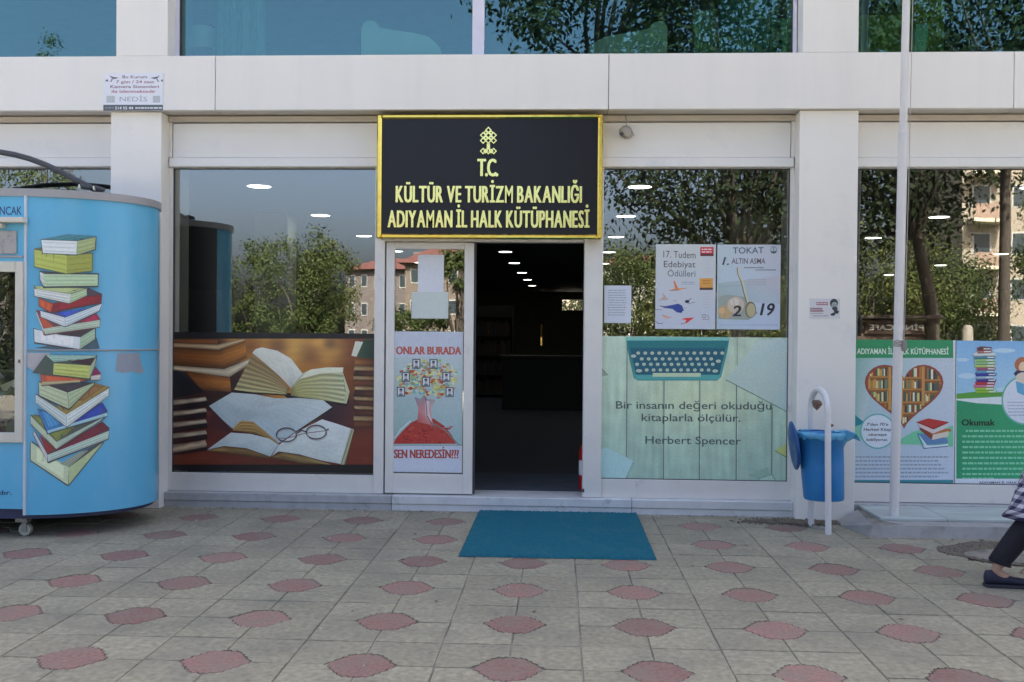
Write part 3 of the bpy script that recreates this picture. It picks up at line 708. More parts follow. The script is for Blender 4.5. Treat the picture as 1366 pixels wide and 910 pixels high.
def typewriter(p):
    def wood(u, v):
        x, y = 30+870*u, 55+670*v; pk = int((x-157)/163+2); g_ = math.exp(-(((x-470)/300)**2+((y-340)/150)**2))
        c = mixc(mixc((186, 206, 184), (160, 190, 172), v), (200, 212, 172), g_*.8)
        grain = 1+.07*nz(x*.05+pk*9, y*.006, 1)+.05*nz(x*.016, y*.02, 4)+.02*math.sin(pk*2.3)
        edge = 1-.07*max(0, 1-min((x-157) % 163, 163-(x-157) % 163)/9)
        return [q*grain*edge for q in c]
    p.patch([(30, 55), (900, 55)], [(30, 725), (900, 725)], 130, 60, wood)
    for x, y0 in ((157, 80), (323, 260), (484, 260), (649, 280), (809, 380)):
        p.line([(x, y0), (x-2, 606 if x == 157 else 725)], 4.2, (92, 112, 102)); p.line([(x+4, y0), (x+2, 606 if x == 157 else 725)], 2, (196, 214, 198))
    p.line([(652, 70), (652, 195)], 3, (120, 142, 128))
    for k in range(26):
        r = random.Random(k); x = r.uniform(50, 880); y = r.uniform(280, 700); p.line([(x, y), (x+r.uniform(-3, 3), y+r.uniform(20, 60))], 1.2, (166, 196, 178))
    p.poly([(600, 258), (655, 190), (745, 82), (900, 68), (900, 410), (810, 368)], 0, [(176, 198, 188), (178, 200, 188), (190, 206, 198), (186, 206, 204), (170, 198, 200), (182, 200, 188)]); p.line([(600, 258), (810, 368), (900, 412)], 4, (108, 132, 118))
    p.poly([(40, 570), (60, 562), (186, 624), (150, 702), (36, 702)], (174, 208, 204)); p.line([(186, 626), (152, 702)], 3, (120, 150, 142))
    p.poly([(822, 576), (884, 540), (886, 612)], (184, 196, 120)); p.line([(822, 578), (886, 614)], 4, (110, 132, 92))
    p.poly([(40, 205), (70, 238), (40, 245)], (150, 170, 152)); p.line([(40, 205), (70, 238)], 3, (92, 110, 96))
    p.poly([(700, 688), (790, 650), (800, 690), (760, 712)], (146, 178, 158)); p.poly([(750, 700), (810, 682), (826, 712), (760, 714)], (172, 200, 186)); p.line([(750, 702), (808, 684), (826, 712)], 3, (112, 140, 124))
    p.poly([(152, 76), (616, 76), (608, 130), (580, 245), (562, 262), (205, 262), (186, 250), (162, 140)], 0, [(46, 128, 128), (46, 128, 128), (52, 140, 138), (70, 150, 146), (72, 152, 148), (72, 150, 146), (70, 146, 144), (44, 122, 124)])
    p.rect(150, 66, 618, 82, (124, 188, 176))
    p.poly([(170, 112), (600, 112), (572, 236), (196, 236)], (30, 92, 112)); p.poly([(160, 84), (608, 84), (602, 116), (168, 116)], (38, 116, 120)); p.poly([(190, 236), (575, 236), (570, 256), (200, 256)], (80, 162, 158))
    def key(x, y, rx=17, ry=14):       # crop (830,440; 5.939) -> this one
        X = (830+x/5.939-790)*3.37; Y = (440+y/5.939-430)*3.37
        p.ell(X, Y, rx*.60, ry*.66, (70, 104, 104), 10); p.ell(X, Y-.8, rx*.50, ry*.52, (176, 196, 176), 10); p.rect(X-2.6, Y-2.4, X+2, Y+.8, (116, 138, 130))
    for k in range(13): key(127+55.5*k, 186)
    for k in range(11): key(155+55*k, 232)
    for k in range(12): key(118+54.5*k, 275)
    for k in range(10): key(194+54.5*k, 320)
    key(90, 210, 24); key(762, 250, 22); key(133, 326, 28); key(737, 328, 26)
    p.rect(272, 228, 488, 245, (188, 204, 168))
    c = (74, 88, 88)
    p.text('Bir insanın değeri okuduğu', 107, 806, 388, 33, c, .006, .006)
    p.text('kitaplarla ölçülür.', 222, 666, 444, 33, c, .006, .006)
    p.text('Herbert Spencer', 239, 668, 545, 33, c, .006, .012)
poster('window_poster', 'pale green typewriter poster with a quotation covering the lower right shop window', 'poster', ((801.5, 449.5), (1055, 642)), pf, 790, 430, 3.37, typewriter)

def tree_poster(p):
    p.poly([(30, 0), (480, 0), (480, 880), (30, 880)], 0, [(186, 192, 202), (184, 190, 202), (190, 200, 214), (186, 196, 212)])
    p.poly([(44, 165), (462, 165), (462, 700), (44, 700)], 0, [(176, 190, 190), (182, 194, 196), (150, 176, 178), (136, 168, 164)])
    p.text('ONLAR BURADA', 62, 455, 148, 46, (176, 84, 66), .04, .006)
    p.poly([(45, 692), (60, 660), (100, 615), (150, 565), (210, 535), (290, 540), (350, 580), (400, 640), (425, 692)], 0, [(170, 45, 40)]*3+[(160, 56, 46)]*3+[(170, 60, 52)]*3)
    for k in range(60):
        r = random.Random(k+40); x = r.uniform(90, 390); y = r.uniform(580, 685); p.rect(x, y, x+r.uniform(10, 26), y+r.uniform(5, 12), r.choice([(150, 34, 32), (180, 64, 50), (190, 74, 56), (134, 30, 30)]))
    p.line([(290, 570), (360, 610), (440, 698), (462, 702)], 7, (112, 124, 120)); p.line([(150, 552), (90, 605), (50, 660)], 8, (196, 206, 204))
    p.poly([(190, 560), (196, 480), (172, 408), (210, 420), (232, 392), (250, 420), (300, 425), (276, 480), (276, 540), (300, 606), (262, 575)], 0, [(176, 80, 76), (186, 124, 128), (120, 130, 140), (140, 140, 150), (150, 120, 120), (160, 130, 130), (150, 160, 150), (196, 170, 170), (200, 150, 150), (120, 52, 46), (190, 120, 114)])
    p.poly([(236, 430), (262, 432), (262, 500), (280, 560), (240, 520)], (206, 186, 188)); p.line([(240, 410), (248, 520), (292, 600)], 5, (96, 76, 74))
    cols = [(196, 190, 110), (202, 204, 140), (190, 140, 90), (120, 160, 150), (116, 168, 178), (150, 180, 120), (182, 110, 84), (170, 72, 50), (198, 214, 176), (130, 150, 110), (206, 196, 120), (210, 206, 180)]
    r = random.Random(5)
    for k in range(330):
        a = r.uniform(0, 2*math.pi); q = math.sqrt(r.random()); x = 258+185*q*math.cos(a); y = 300+120*q*math.sin(a)
        if y > 395 and 170 < x < 300: continue
        s = r.uniform(6, 19); b2 = r.uniform(0, 3)
        p.poly([(x+s*math.cos(b2+t), y+s*.7*math.sin(b2+t)) for t in (0, 1.5, 3, 4.6)], r.choice(cols))
    for x, y in ((184, 207), (288, 208), (120, 286), (366, 286), (242, 316), (90, 376), (386, 378)):
        p.rect(x-25, y-30, x+25, y+30, (92, 98, 104)); p.rect(x-18, y-23, x+18, y+23, (206, 210, 214)); p.ell(x, y-4, 9, 12, (160, 158, 156), 10); p.ell(x, y-13, 10, 7, (64, 60, 66), 10); p.poly([(x-15, y+23), (x-8, y+10), (x+8, y+10), (x+15, y+23)], (110, 112, 120))
    p.rect(44, 700, 466, 708, (150, 160, 160)); p.rect(40, 706, 470, 880, (192, 198, 210))
    p.text('SEN NEREDESİN???', 49, 441, 778, 50, (160, 66, 58), .038, .004)
poster('door_poster', 'white poster on the door leaf with a colourful tree growing from a red mound', 'poster', ((525, 442.5), (617, 630)), GY-.027, 515, 440, 4.55, tree_poster)
def blank(seed, c=(186, 192, 196), n=0, a=.12, b2=.88):
    def f(p):
        (x0, x1, z0, z1, Y) = p.R
        p.mapf = lambda x, y, L: Vector((x0+(x1-x0)*x, Y-.0012-.0003*L, z1-(z1-z0)*y)); p.o = (0, 0, 1)
        p.rect(0, 0, 1, 1, c)
        r = random.Random(seed)
        for k in range(n):
            y = .12+.72*k/n; x = a+r.uniform(0, .05); e = b2-r.uniform(0, .12)
            while x < e:
                wd = r.uniform(.03, .10); p.rect(x, y, min(e, x+wd), y+.018, (118, 126, 134)); x += wd+.02
    return f
poster('paper_sheet', 'upper white paper taped inside the glass of the door', 'paper', ((557.5, 340), (592, 391)), GY-.0265, 0, 0, 1, blank(2, (204, 208, 214)), INKM)
poster('paper_sheet', 'lower wider pale paper stuck on the door glass just above the tree poster', 'paper', ((549, 389.5), (598, 425)), GY-.028, 0, 0, 1, blank(4, (192, 200, 194)), INKM)
poster('paper_sheet', 'small white notice with lines of print at the left edge of the right shop window', 'paper', ((806, 381), (842, 431)), pf, 0, 0, 1, blank(6, (192, 198, 208), 11), INKM)

def award(p):
    p.rect(80, 90, 640, 850, (188, 194, 192), (186, 192, 204))
    c = (92, 88, 92)
    p.text('17. Tudem', 162, 442, 218, 58, c, .004, .03); p.text('Edebiyat', 166, 440, 302, 54, c, .004, .01); p.text('Ödülleri', 198, 440, 382, 54, (96, 112, 120), .004, .01)
    p.rect(482, 128, 598, 190, (186, 52, 62)); p.rect(482, 186, 598, 206, (92, 50, 56)); p.dashes(494, 586, 142, 12, (226, 196, 196), 1); p.dashes(494, 580, 164, 12, (222, 190, 190), 2)
    p.rect(476, 398, 592, 480, (206, 152, 78)); p.rect(476, 480, 592, 500, (86, 66, 62)); p.dashes(500, 572, 416, 8, (170, 110, 50), 3); p.dashes(500, 572, 438, 8, (170, 110, 50), 4)
    for k in range(7): p.dashes(510, 570, 240+20*k, 4, (170, 176, 178), 10+k)
    for k in range(6): p.dashes(505, 565, 530+24*k, 4, (170, 176, 178), 30+k)
    p.dashes(320, 432, 428, 10, (150, 164, 176), 8); p.dashes(320, 432, 446, 7, (150, 164, 176), 9)
    o_ = (206, 140, 92)
    p.poly([(215, 502), (270, 486), (380, 482), (300, 500)], o_); p.poly([(266, 490), (248, 424), (258, 420), (290, 486)], (206, 120, 76)); p.line([(215, 505), (300, 500)], 5, (120, 92, 84))
    p.poly([(130, 578), (165, 560), (210, 572), (160, 582)], (190, 160, 140)); p.poly([(162, 565), (156, 520), (184, 560)], (176, 160, 150)); p.line([(120, 590), (200, 580)], 4, (140, 130, 126))
    p.poly([(128, 636), (180, 640), (240, 630), (290, 618), (325, 636), (336, 668), (320, 700), (280, 694), (240, 664), (170, 656)], (52, 72, 142)); p.line([(128, 640), (200, 645)], 6, (110, 100, 104)); p.line([(300, 690), (345, 672)], 6, (40, 48, 90))
    p.ell(368, 600, 20, 13, (34, 36, 46), 10); p.line([(375, 595), (405, 572)], 5, (50, 50, 60)); p.line([(372, 618), (436, 606)], 5, (120, 116, 118)); p.ell(372, 645, 24, 10, (206, 208, 208), 10); p.line([(345, 655), (390, 640)], 4, (130, 130, 134)); p.line([(250, 590), (275, 600)], 4, (130, 120, 120))
    p.poly([(315, 752), (360, 742), (430, 740), (395, 764), (362, 790), (350, 782), (362, 762)], (204, 62, 60)); p.line([(312, 795), (350, 786)], 5, (120, 60, 60))
    p.poly([(150, 712), (190, 722), (215, 745), (170, 750)], (206, 170, 150)); p.line([(150, 712), (185, 735), (232, 738)], 4, (180, 110, 92)); p.line([(92, 772), (120, 792), (158, 788)], 5, (70, 76, 84)); p.line([(90, 668), (150, 672)], 4, (110, 100, 90))
    p.ring(514, 725, 16, 14, 5, (110, 116, 120)); p.line([(500, 755), (560, 752)], 5, (120, 126, 130)); p.line([(540, 712), (560, 748)], 4, (120, 126, 130))
poster('event_poster', 'white poster with orange and blue birds on the right shop window', 'poster', ((874.5, 326), (954.5, 439)), pf, 860, 310, 6.5, award, INKM)
def tokat(p):
    p.poly([(625, 90), (1180, 90), (1180, 850), (625, 850)], 0, [(176, 190, 196), (186, 186, 194), (184, 196, 214), (170, 188, 200)])
    p.poly([(636, 440), (1175, 380), (1175, 620), (636, 600)], 0, [(158, 176, 178), (190, 186, 192), (176, 188, 200), (156, 172, 170)])
    p.poly([(636, 560), (720, 540), (860, 560), (980, 700), (900, 760), (640, 752)], (150, 158, 150))
    p.ell(700, 690, 66, 58, (186, 160, 120), 18); p.ell(790, 630, 74, 72, (190, 178, 160), 18); p.ell(780, 604, 40, 32, (204, 196, 182), 14); p.ell(672, 680, 30, 26, (206, 170, 126), 12); p.line([(760, 560), (800, 700)], 3, (150, 124, 96)); p.line([(700, 640), (690, 740)], 3, (150, 124, 90))
    p.text('TOKAT', 764, 1032, 184, 52, (70, 92, 110), .01, -.01)
    p.text('1.', 672, 728, 282, 66, (66, 66, 80), .02, 0, .3); p.text('ALTIN ASMA', 752, 1045, 272, 46, (96, 82, 86), .012, 0, .06)
    p.dashes(860, 1036, 302, 9, (104, 110, 116), 3); p.dashes(962, 1136, 322, 9, (104, 110, 116), 4)
    for k in range(3): p.dashes(890, 1060, 408+20*k, 5, (150, 160, 160), 50+k)
    p.line([(646, 470), (830, 462)], 4, (140, 160, 164))
    p.line([(808, 305), (815, 370), (845, 430), (862, 510), (890, 610)], 22, (120, 116, 96)); p.line([(812, 300), (820, 370), (850, 430), (868, 510), (898, 610)], 15, (196, 196, 170))
    p.ell(918, 672, 48, 72, (122, 112, 86), 20); p.ell(922, 676, 38, 60, (178, 168, 132), 20)
    c = (52, 50, 56)
    p.text('2', 762, 832, 726, 88, c, .03, 0, .18); p.text('19', 1000, 1112, 718, 100, c, .028, 0, .22)
    p.ring(1118, 150, 26, 26, 6, (90, 140, 146)); p.ell(1118, 162, 28, 22, (66, 96, 104), 14, 0, 180); p.line([(1118, 126), (1118, 165)], 6, (80, 120, 130))
    p.dashes(650, 1150, 800, 8, (150, 172, 196), 77)
poster('event_poster', 'pale poster with wooden spoon and onions on the right shop window', 'poster', ((956.5, 326.5), (1041, 439.5)), pf, 860, 310, 6.5, tokat, INKM)

def heart_poster(p):
    p.poly([(20, 40), (480, 40), (480, 690), (20, 690)], 0, [(150, 186, 186), (186, 196, 204), (188, 198, 214), (178, 192, 206)])
    p.poly([(20, 118), (150, 118), (60, 420), (20, 420)], 0, [(126, 172, 166), (170, 192, 194), (176, 194, 196), (140, 182, 178)])
    p.rect(20, 40, 470, 122, (46, 138, 92)); p.text('ADIYAMAN İL HALK KÜTÜPHANESİ', 43, 440, 105, 24, (206, 222, 208), .016, .004)
    H = []
    for k in range(48):
        t = 2*math.pi*k/48; H.append((247+10.2*16*math.sin(t)**3, 268-9.3*(13*math.cos(t)-5*math.cos(2*t)-2*math.cos(3*t)-math.cos(4*t))))
    def inh(x, y):
        c = False
        for (x1, y1), (x2, y2) in zip(H, H[1:]+H[:1]):
            if (y1 > y) != (y2 > y) and x < (x2-x1)*(y-y1)/(y2-y1)+x1: c = not c
        return c
    def clip(x0, x1, y0, y1):          # shrink a bar so that it stays in the heart
        while y0 < y1-2 and not (inh(x0, y0) and inh(x1, y0)): y0 += 3
        while y1 > y0+2 and not (inh(x0, y1) and inh(x1, y1)): y1 -= 3
        return (y0, y1) if y1-y0 > 8 else None
    p.poly([(247+(x-247)*1.045, 280+(y-280)*1.045) for x, y in H], (146, 60, 62)); p.poly(H, (128, 84, 52))
    r = random.Random(4)
    for cx0, cx1, rows in ((92, 176, (158, 208, 262, 318)), (200, 232, (190, 208, 262, 318)), (240, 322, (150, 212, 262, 318, 366)), (340, 410, (160, 222, 272, 318))):
        for a_, b2 in zip(rows, rows[1:]+(rows[-1]+52,)):
            x = cx0
            while x < cx1:
                wd = r.uniform(6, 11); h = r.uniform(4, 16); q = clip(x, min(x+wd-1, cx1), a_+h, b2-8)
                if q: p.rect(x, q[0], min(x+wd-1, cx1), q[1], r.choice([(196, 190, 120), (206, 206, 160), (70, 90, 80), (150, 60, 50), (190, 150, 80), (96, 130, 100), (214, 214, 190), (60, 60, 70), (176, 120, 60)]))
                x += wd
            pts = [(x_, b2-7) for x_ in range(cx0-8, cx1+9, 3) if inh(x_, b2-7) and inh(x_, b2)]
            if len(pts) > 2: p.rect(pts[0][0], b2-7, pts[-1][0], b2, (176, 124, 64))
    for x in (185, 236, 330):
        q = clip(x-7, x+7, 150, 440)
        if q: p.rect(x-6, q[0], x+6, q[1], (186, 140, 80))
    p.poly([(35, 370), (78, 404), (35, 462)], (30, 130, 140)); p.poly([(20, 420), (78, 404), (78, 480), (35, 470)], (120, 184, 160))
    p.poly([(225, 478), (290, 440), (400, 432), (462, 415), (462, 508), (380, 500), (225, 496)], (110, 190, 150))
    p.ell(133, 440, 77, 77, (96, 168, 166), 30); p.ell(133, 440, 71, 71, (202, 212, 222), 30)
    c = (60, 66, 76)
    for t, x0, x1, y in (("7'den 70'e", 84, 178, 416), ('Herkesi Kitap', 72, 190, 438), ('okumaya', 92, 172, 460), ('bekliyoruz.', 84, 176, 482)): p.text(t, x0, x1, y, 12, c, .02, 0, .1)
    # stack of books
    p.poly([(305, 448), (345, 500), (438, 492), (436, 474), (400, 460)], (92, 130, 172)); p.poly([(312, 455), (350, 505), (438, 495), (438, 505), (345, 518)], (206, 216, 230)); p.line([(305, 450), (332, 515), (438, 505)], 4, (70, 110, 160))
    p.poly([(314, 425), (370, 470), (452, 440), (450, 430)], (176, 110, 70)); p.poly([(314, 432), (366, 476), (370, 455), (320, 418)], (130, 60, 46)); p.poly([(372, 455), (440, 440), (440, 462), (368, 478)], (206, 196, 180))
    p.poly([(302, 400), (352, 384), (440, 400), (375, 430)], (176, 52, 50)); p.poly([(302, 402), (375, 432), (372, 450), (318, 424)], (212, 190, 188)); p.poly([(375, 432), (440, 402), (436, 424), (372, 450)], (196, 196, 196)); p.line([(302, 400), (375, 430), (440, 401)], 4, (120, 36, 40))
    for k in range(6): p.dashes(36, 440-14*((k*3) % 4), 548+17*k, 7, (140, 152, 166), 60+k)
    p.rect(20, 651, 460, 673, (52, 134, 146)); p.rect(460, 40, 480, 690, (196, 204, 206))
poster('library_poster', 'white and green poster with a heart shaped bookshelf behind the flagpole', 'poster', ((1140.5, 453.5), (1273.5, 647)), pf, 1130, 440, 3.25, heart_poster)
def reading_poster(p):
    p.poly([(460, 40), (930, 40), (930, 320), (460, 320)], 0, [(128, 176, 214), (118, 168, 210), (170, 204, 222), (150, 192, 212)])
    for x, y, a_, b2 in ((500, 130, 30, 8), (520, 200, 40, 12), (680, 90, 50, 10), (840, 80, 60, 14), (690, 260, 40, 12)): p.ell(x, y, a_, b2, (176, 204, 222), 14)
    p.poly([(474, 278), (560, 268), (640, 272), (700, 268), (930, 262), (930, 330), (474, 305)], (84, 150, 60)); p.poly([(474, 300), (560, 296), (700, 288), (930, 300), (930, 340), (474, 340)], (206, 216, 218))
    p.poly([(474, 305), (560, 318), (700, 326), (930, 330), (930, 650), (474, 645)], 0, [(40, 140, 96), (40, 142, 98), (46, 150, 104), (46, 150, 104), (52, 158, 110), (40, 146, 100)])
    r = random.Random(8); y = 275; cols = [(132, 176, 60), (150, 190, 70), (190, 110, 140), (176, 46, 60), (60, 50, 130), (150, 180, 200), (44, 52, 150), (90, 150, 180), (150, 80, 110), (176, 190, 110), (130, 180, 130), (150, 190, 120), (70, 130, 150), (206, 210, 206), (170, 110, 100), (96, 60, 66)]
    for k, c in enumerate(cols):
        h = 12; wl = 600-46-r.uniform(-5, 8); wr_ = 600+46+r.uniform(-8, 5); d = r.uniform(-3, 3)
        if k > 13: wl += 14; wr_ -= 12
        p.poly([(wl, y-h+d), (wl+18, y-h-5), (wr_, y-h-d), (wr_-4, y), (wl+6, y+2)], c); p.line([(wl+6, y), (wr_-4, y-1)], 2.5, tuple(int(v*.6) for v in c)); p.rect(wr_-36, y-h+3, wr_-6, y-4, (206, 216, 214)); y -= h+.4
    p.ell(773, 305, 104, 108, (96, 172, 156), 36); p.ell(773, 305, 97, 101, (204, 212, 226), 36)
    p.ell(760, 152, 34, 34, (170, 104, 72), 18); p.ell(766, 162, 22, 24, (216, 190, 160), 14); p.poly([(722, 190), (735, 176), (800, 182), (812, 196), (790, 205), (730, 200)], (44, 52, 84)); p.ell(765, 208, 34, 24, (208, 196, 176), 14); p.poly([(730, 222), (765, 234), (808, 222), (806, 262), (770, 286), (738, 272)], (92, 160, 196)); p.line([(768, 236), (770, 284)], 3, (206, 220, 228))
    for k in range(5): p.dashes(696, 850, 312+14*k, 5, (160, 170, 190), 90+k)
    p.text('Okumak', 497, 641, 415, 26, (22, 30, 28), .03)
    for k in range(9): p.dashes(500+(14 if k == 0 else 0), 880, 434+23.4*k, 9, (120, 194, 158), 100+k)
    p.dashes(500, 640, 434+23.4*9-20+16, 9, (120, 194, 158), 120)
    p.rect(460, 646, 930, 700, (202, 210, 224)); p.text('ADIYAMAN İL HALK KÜTÜPHANESİ', 572, 860, 667, 9, (56, 60, 70), .02)
    p.rect(460, 40, 473, 700, (200, 208, 214))
poster('library_poster', 'green and sky blue poster with a tall stack of books, right beside the heart poster', 'poster', ((1274.5, 455), (1408, 651)), pf, 1130, 440, 3.25, reading_poster)

def cctv(p):
    p.rect(100, 90, 1215, 800, (206, 208, 216), (200, 206, 212))
    for s_, cx in ((1, 215), (-1, 1140)):
        p.poly([(cx, 145), (cx+s_*60, 172), (cx+s_*175, 190), (cx+s_*100, 212), (cx+s_*50, 200)], (84, 84, 100)); p.poly([(cx+s_*45, 205), (cx+s_*72, 208), (cx+s_*40, 262), (cx+s_*12, 268)], (120, 122, 136)); p.ell(cx-s_*42, 240, 28, 20, (110, 112, 126), 12)
    R1 = (150, 82, 104)
    for t, x0, x1, y, c in (('Bu Kurum', 455, 905, 198, (110, 96, 112)), ('7 gün / 24 saat', 340, 1035, 288, (138, 96, 116)), ('Kamera Sistemleri', 235, 1120, 376, (120, 84, 104)), ('ile izlenmektedir', 258, 1065, 462, R1)): p.text(t, x0, x1, y, 52, c, .018)
    p.text('NEDİS', 405, 905, 618, 82, (140, 146, 158), 0)
    p.rect(165, 520, 315, 640, (160, 166, 170)); p.rect(1010, 520, 1140, 640, (158, 164, 170))
    for k in range(4): p.rect(180+k*34, 534, 196+k*34, 626, (178, 184, 188)); p.rect(1022+k*30, 534, 1036+k*30, 626, (176, 182, 188))
    p.rect(100, 682, 1215, 800, (82, 90, 98)); p.dashes(140, 295, 722, 30, (120, 128, 134), 3); p.text('214 55 44', 318, 650, 764, 48, (214, 218, 222), .02); p.dashes(690, 1175, 724, 30, (190, 196, 202), 4)
poster('camera_notice', 'small white camera surveillance notice on the fascia above the left pillar', 'notice', ((138, 97.5), (217.5, 147.8)), -.052, 130, 90, 13.66, cctv, INKM, thick=.001)
def card(p):
    p.rect(150, 270, 770, 690, (190, 192, 194))
    p.rect(285, 350, 525, 412, (150, 100, 108)); p.dashes(292, 520, 366, 26, (196, 176, 180), 5)
    p.poly([(160, 468), (400, 468), (440, 540), (400, 546), (165, 546)], (140, 104, 112)); p.dashes(175, 420, 492, 26, (176, 160, 166), 6); p.dashes(175, 420, 570, 18, (150, 130, 140), 7); p.dashes(210, 540, 620, 18, (150, 130, 140), 8)
    p.ell(645, 375, 82, 92, (52, 56, 58), 18); p.ell(655, 415, 62, 70, (142, 152, 150), 18); p.ell(662, 480, 58, 40, (56, 62, 64), 16); p.poly([(575, 590), (640, 560), (680, 600), (640, 628), (580, 622)], (44, 50, 52)); p.poly([(640, 520), (700, 500), (750, 540), (720, 590), (650, 580)], (50, 56, 58)); p.rect(625, 405, 650, 418, (70, 76, 78)); p.rect(672, 405, 695, 418, (70, 76, 78))
poster('small_card', 'small white card with a dark portrait stuck on the right pillar', 'card', ((1080, 398.5), (1120.5, 425)), -.0015, 1070, 380, 15.17, card, INKM)

# ================================================================== BLUE BOOK DONATION CABIN
KX, KA, KY, KB, KZ0, KZ1 = -3.93, .805, -.65, .62, .17, 2.5
KL = -5.9
def kplan(n=24, inset=0.0, front_only=None):
    a, b2 = KA-inset, KB-inset; pts = []
    for k in range(n+1):
        t = -math.pi/2+math.pi*k/n; pts.append((KX+a*math.cos(t), KY+b2*math.sin(t)))
    for k in range(n+1):
        t = math.pi/2+math.pi*k/n; pts.append((KL+a*math.cos(t), KY+b2*math.sin(t)))
    return pts
kt = thing('book_cabin', 'blue rounded book donation cabin on castors beside the left pillar', 'cabin', (-4.6, KY, 0))
def shell(mb, pts, z0, z1, off=0.0, closed=False, mi=0):
    n = len(pts); vs = [(x, y, z0) for x, y in pts]+[(x, y, z1) for x, y in pts]
    mb.add(vs, [(k, (k+1) % n, n+(k+1) % n, n+k) for k in range(n if closed else n-1)], mi, True); return mb
seam_z = P(120, 468, KY-KB).z
pl = kplan(28, .006)
# window opening in the flat front
wx1 = P(22, 400, KY-KB).x; wx0 = wx1-1.25; wz1 = P(20, 363, KY-KB).z; wz0 = P(20, 577, KY-KB).z
yf = KY-KB
seamx = P(33, 400, yf).x
curved = [p for p in kplan(28)[:29] if True]           # front point .. back point of the right end
ang = -math.pi/2+math.asin((seamx+.012-KX)/KA)
q = [(seamx+.012, KY+KB*math.sin(ang))]+[p for p in curved[:18] if p[0] > seamx+.02]
shell(MB(), q, KZ0, seam_z-.004).build('curved_panel', KBLUE, kt, fix=False)
shell(MB(), q, seam_z+.004, KZ1-.05).build('curved_panel', KBLUE, kt, fix=False)
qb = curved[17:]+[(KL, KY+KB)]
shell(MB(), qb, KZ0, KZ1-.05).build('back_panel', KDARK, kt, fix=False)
ql = kplan(28)[29:]
shell(MB(), ql, KZ0, KZ1-.05).build('end_panel', KBLUE, kt, fix=False)
fp = MB(); zb = KZ0+.045
fp.box(wx1, seamx-.004, yf, yf+.03, zb, KZ1-.05); fp.box(KL, wx0, yf, yf+.03, zb, KZ1-.05)
fp.box(wx0, wx1, yf, yf+.03, zb, wz0); fp.box(wx0, wx1, yf, yf+.03, wz1, KZ1-.05)
fp.build('front_panel', KBLUE, kt)
f = MB(); cw = .052
cf0 = P(-5, 590, yf).z; cf1 = P(20, 349, yf).z; cx1 = P(32, 400, yf).x
f.box(wx1, cx1, yf-.022, yf+.0, cf0, cf1, bev=.004); f.box(wx0-cw, wx0, yf-.022, yf, cf0, cf1, bev=.004)
f.box(wx0, wx1, yf-.021, yf, cf0, wz0, bev=.004); f.box(wx0, wx1, yf-.021, yf, wz1, cf1, bev=.004)
wf = f.build('window_frame', CREAM, kt)
MB().box(wx0, wx1, yf+.004, yf+.008, wz0, wz1).build('pane', glass('cabin_pane', (.9, .92, .9), (.93, .95, .93), .02, 1.3), wf)
q0 = P(25.5, 482, yf-.025)
MB().box(q0.x-.008, q0.x+.008, yf-.027, yf-.022, q0.z-.012, q0.z+.012, bev=.002).build('keyhole', RUST, wf)
seam = MB().box(seamx-.004, seamx+.012, yf-.006, yf+.01, KZ0+.002, KZ1-.05); seam.build('seam_strip', mat('pale_strip', (.55, .60, .66), .4), kt)
sm = MB()
pp = [(x+.004*math.cos(0), y-.004, 0) for x, y in q]
sm.tube([(x, y, seam_z) for x, y, _ in pp], .006, 6); sm.build('seam_strip', KTRIM, kt)
# top trim and roof
tp = kplan(28, -.014); ti = kplan(28, .0)
mb = MB(); shell(mb, tp, KZ1-.056, KZ1, closed=True)
mb.add([(x, y, KZ1) for x, y in tp], [tuple(range(len(tp)))]); mb.add([(x, y, KZ1-.056) for x, y in tp], [tuple(range(len(tp)))]); mb.build('roof', KTRIM, kt)
mb = MB(); bp_ = kplan(28, .03); shell(mb, bp_, KZ0-.03, KZ0+.06, closed=True); mb.add([(x, y, KZ0-.03) for x, y in bp_], [tuple(range(len(bp_)))]); mb.build('base', KNAVY, kt)
for x in (P(27, 716, -1.19).x, KL+.1):
    for y in (-1.14, -.2):
        m = MB(); m.box(x-.05, x+.04, y-.035, y+.035, .098, KZ0-.03, bev=.004).box(x-.004, x+.030, y-.028, y-.022, .03, .1).box(x-.004, x+.030, y+.022, y+.028, .03, .1)
        c_ = m.build('castor', mat('castor_steel', (.30, .30, .28), .4, metal=.6), kt)
        ring = [(x+.013+.044*math.cos(t*math.pi/8), y-.018, .045+.044*math.sin(t*math.pi/8)) for t in range(16)]; r2 = [(a_, y+.018, c2) for a_, _, c2 in ring]
        MB().loft([ring, r2]).build('wheel', mat('castor_wheel', (.40, .40, .34), .5), c_)
# donation slot with a shelf above the window
s0 = P(-30, 293, yf-.06); s1 = P(31, 293, yf-.06)
bx('slot_hood', CREAM, kt, s0.x, s1.x, yf-.07, yf-.001, P(20, 298, yf).z, P(20, 291, yf).z, .004)
bx('slot_hood', CREAM, kt, s0.x, P(8.5, 300, yf).x, yf-.06, yf-.001, P(20, 305, yf).z, P(20, 299, yf).z, .003)
bx('slot_flap', mat('slot_metal', (.36, .36, .36), .4, metal=.3, dirt=(.2, .15, .13), dscale=18), kt, s0.x, P(23, 320, yf).x, yf-.012, yf-.001, P(20, 339, yf).z, P(20, 308, yf).z, .003)
bx('slot_trim', KTRIM, kt, s0.x, P(31, 340, yf).x, yf-.010, yf-.001, P(20, 344, yf).z, P(20, 341, yf).z, .002)
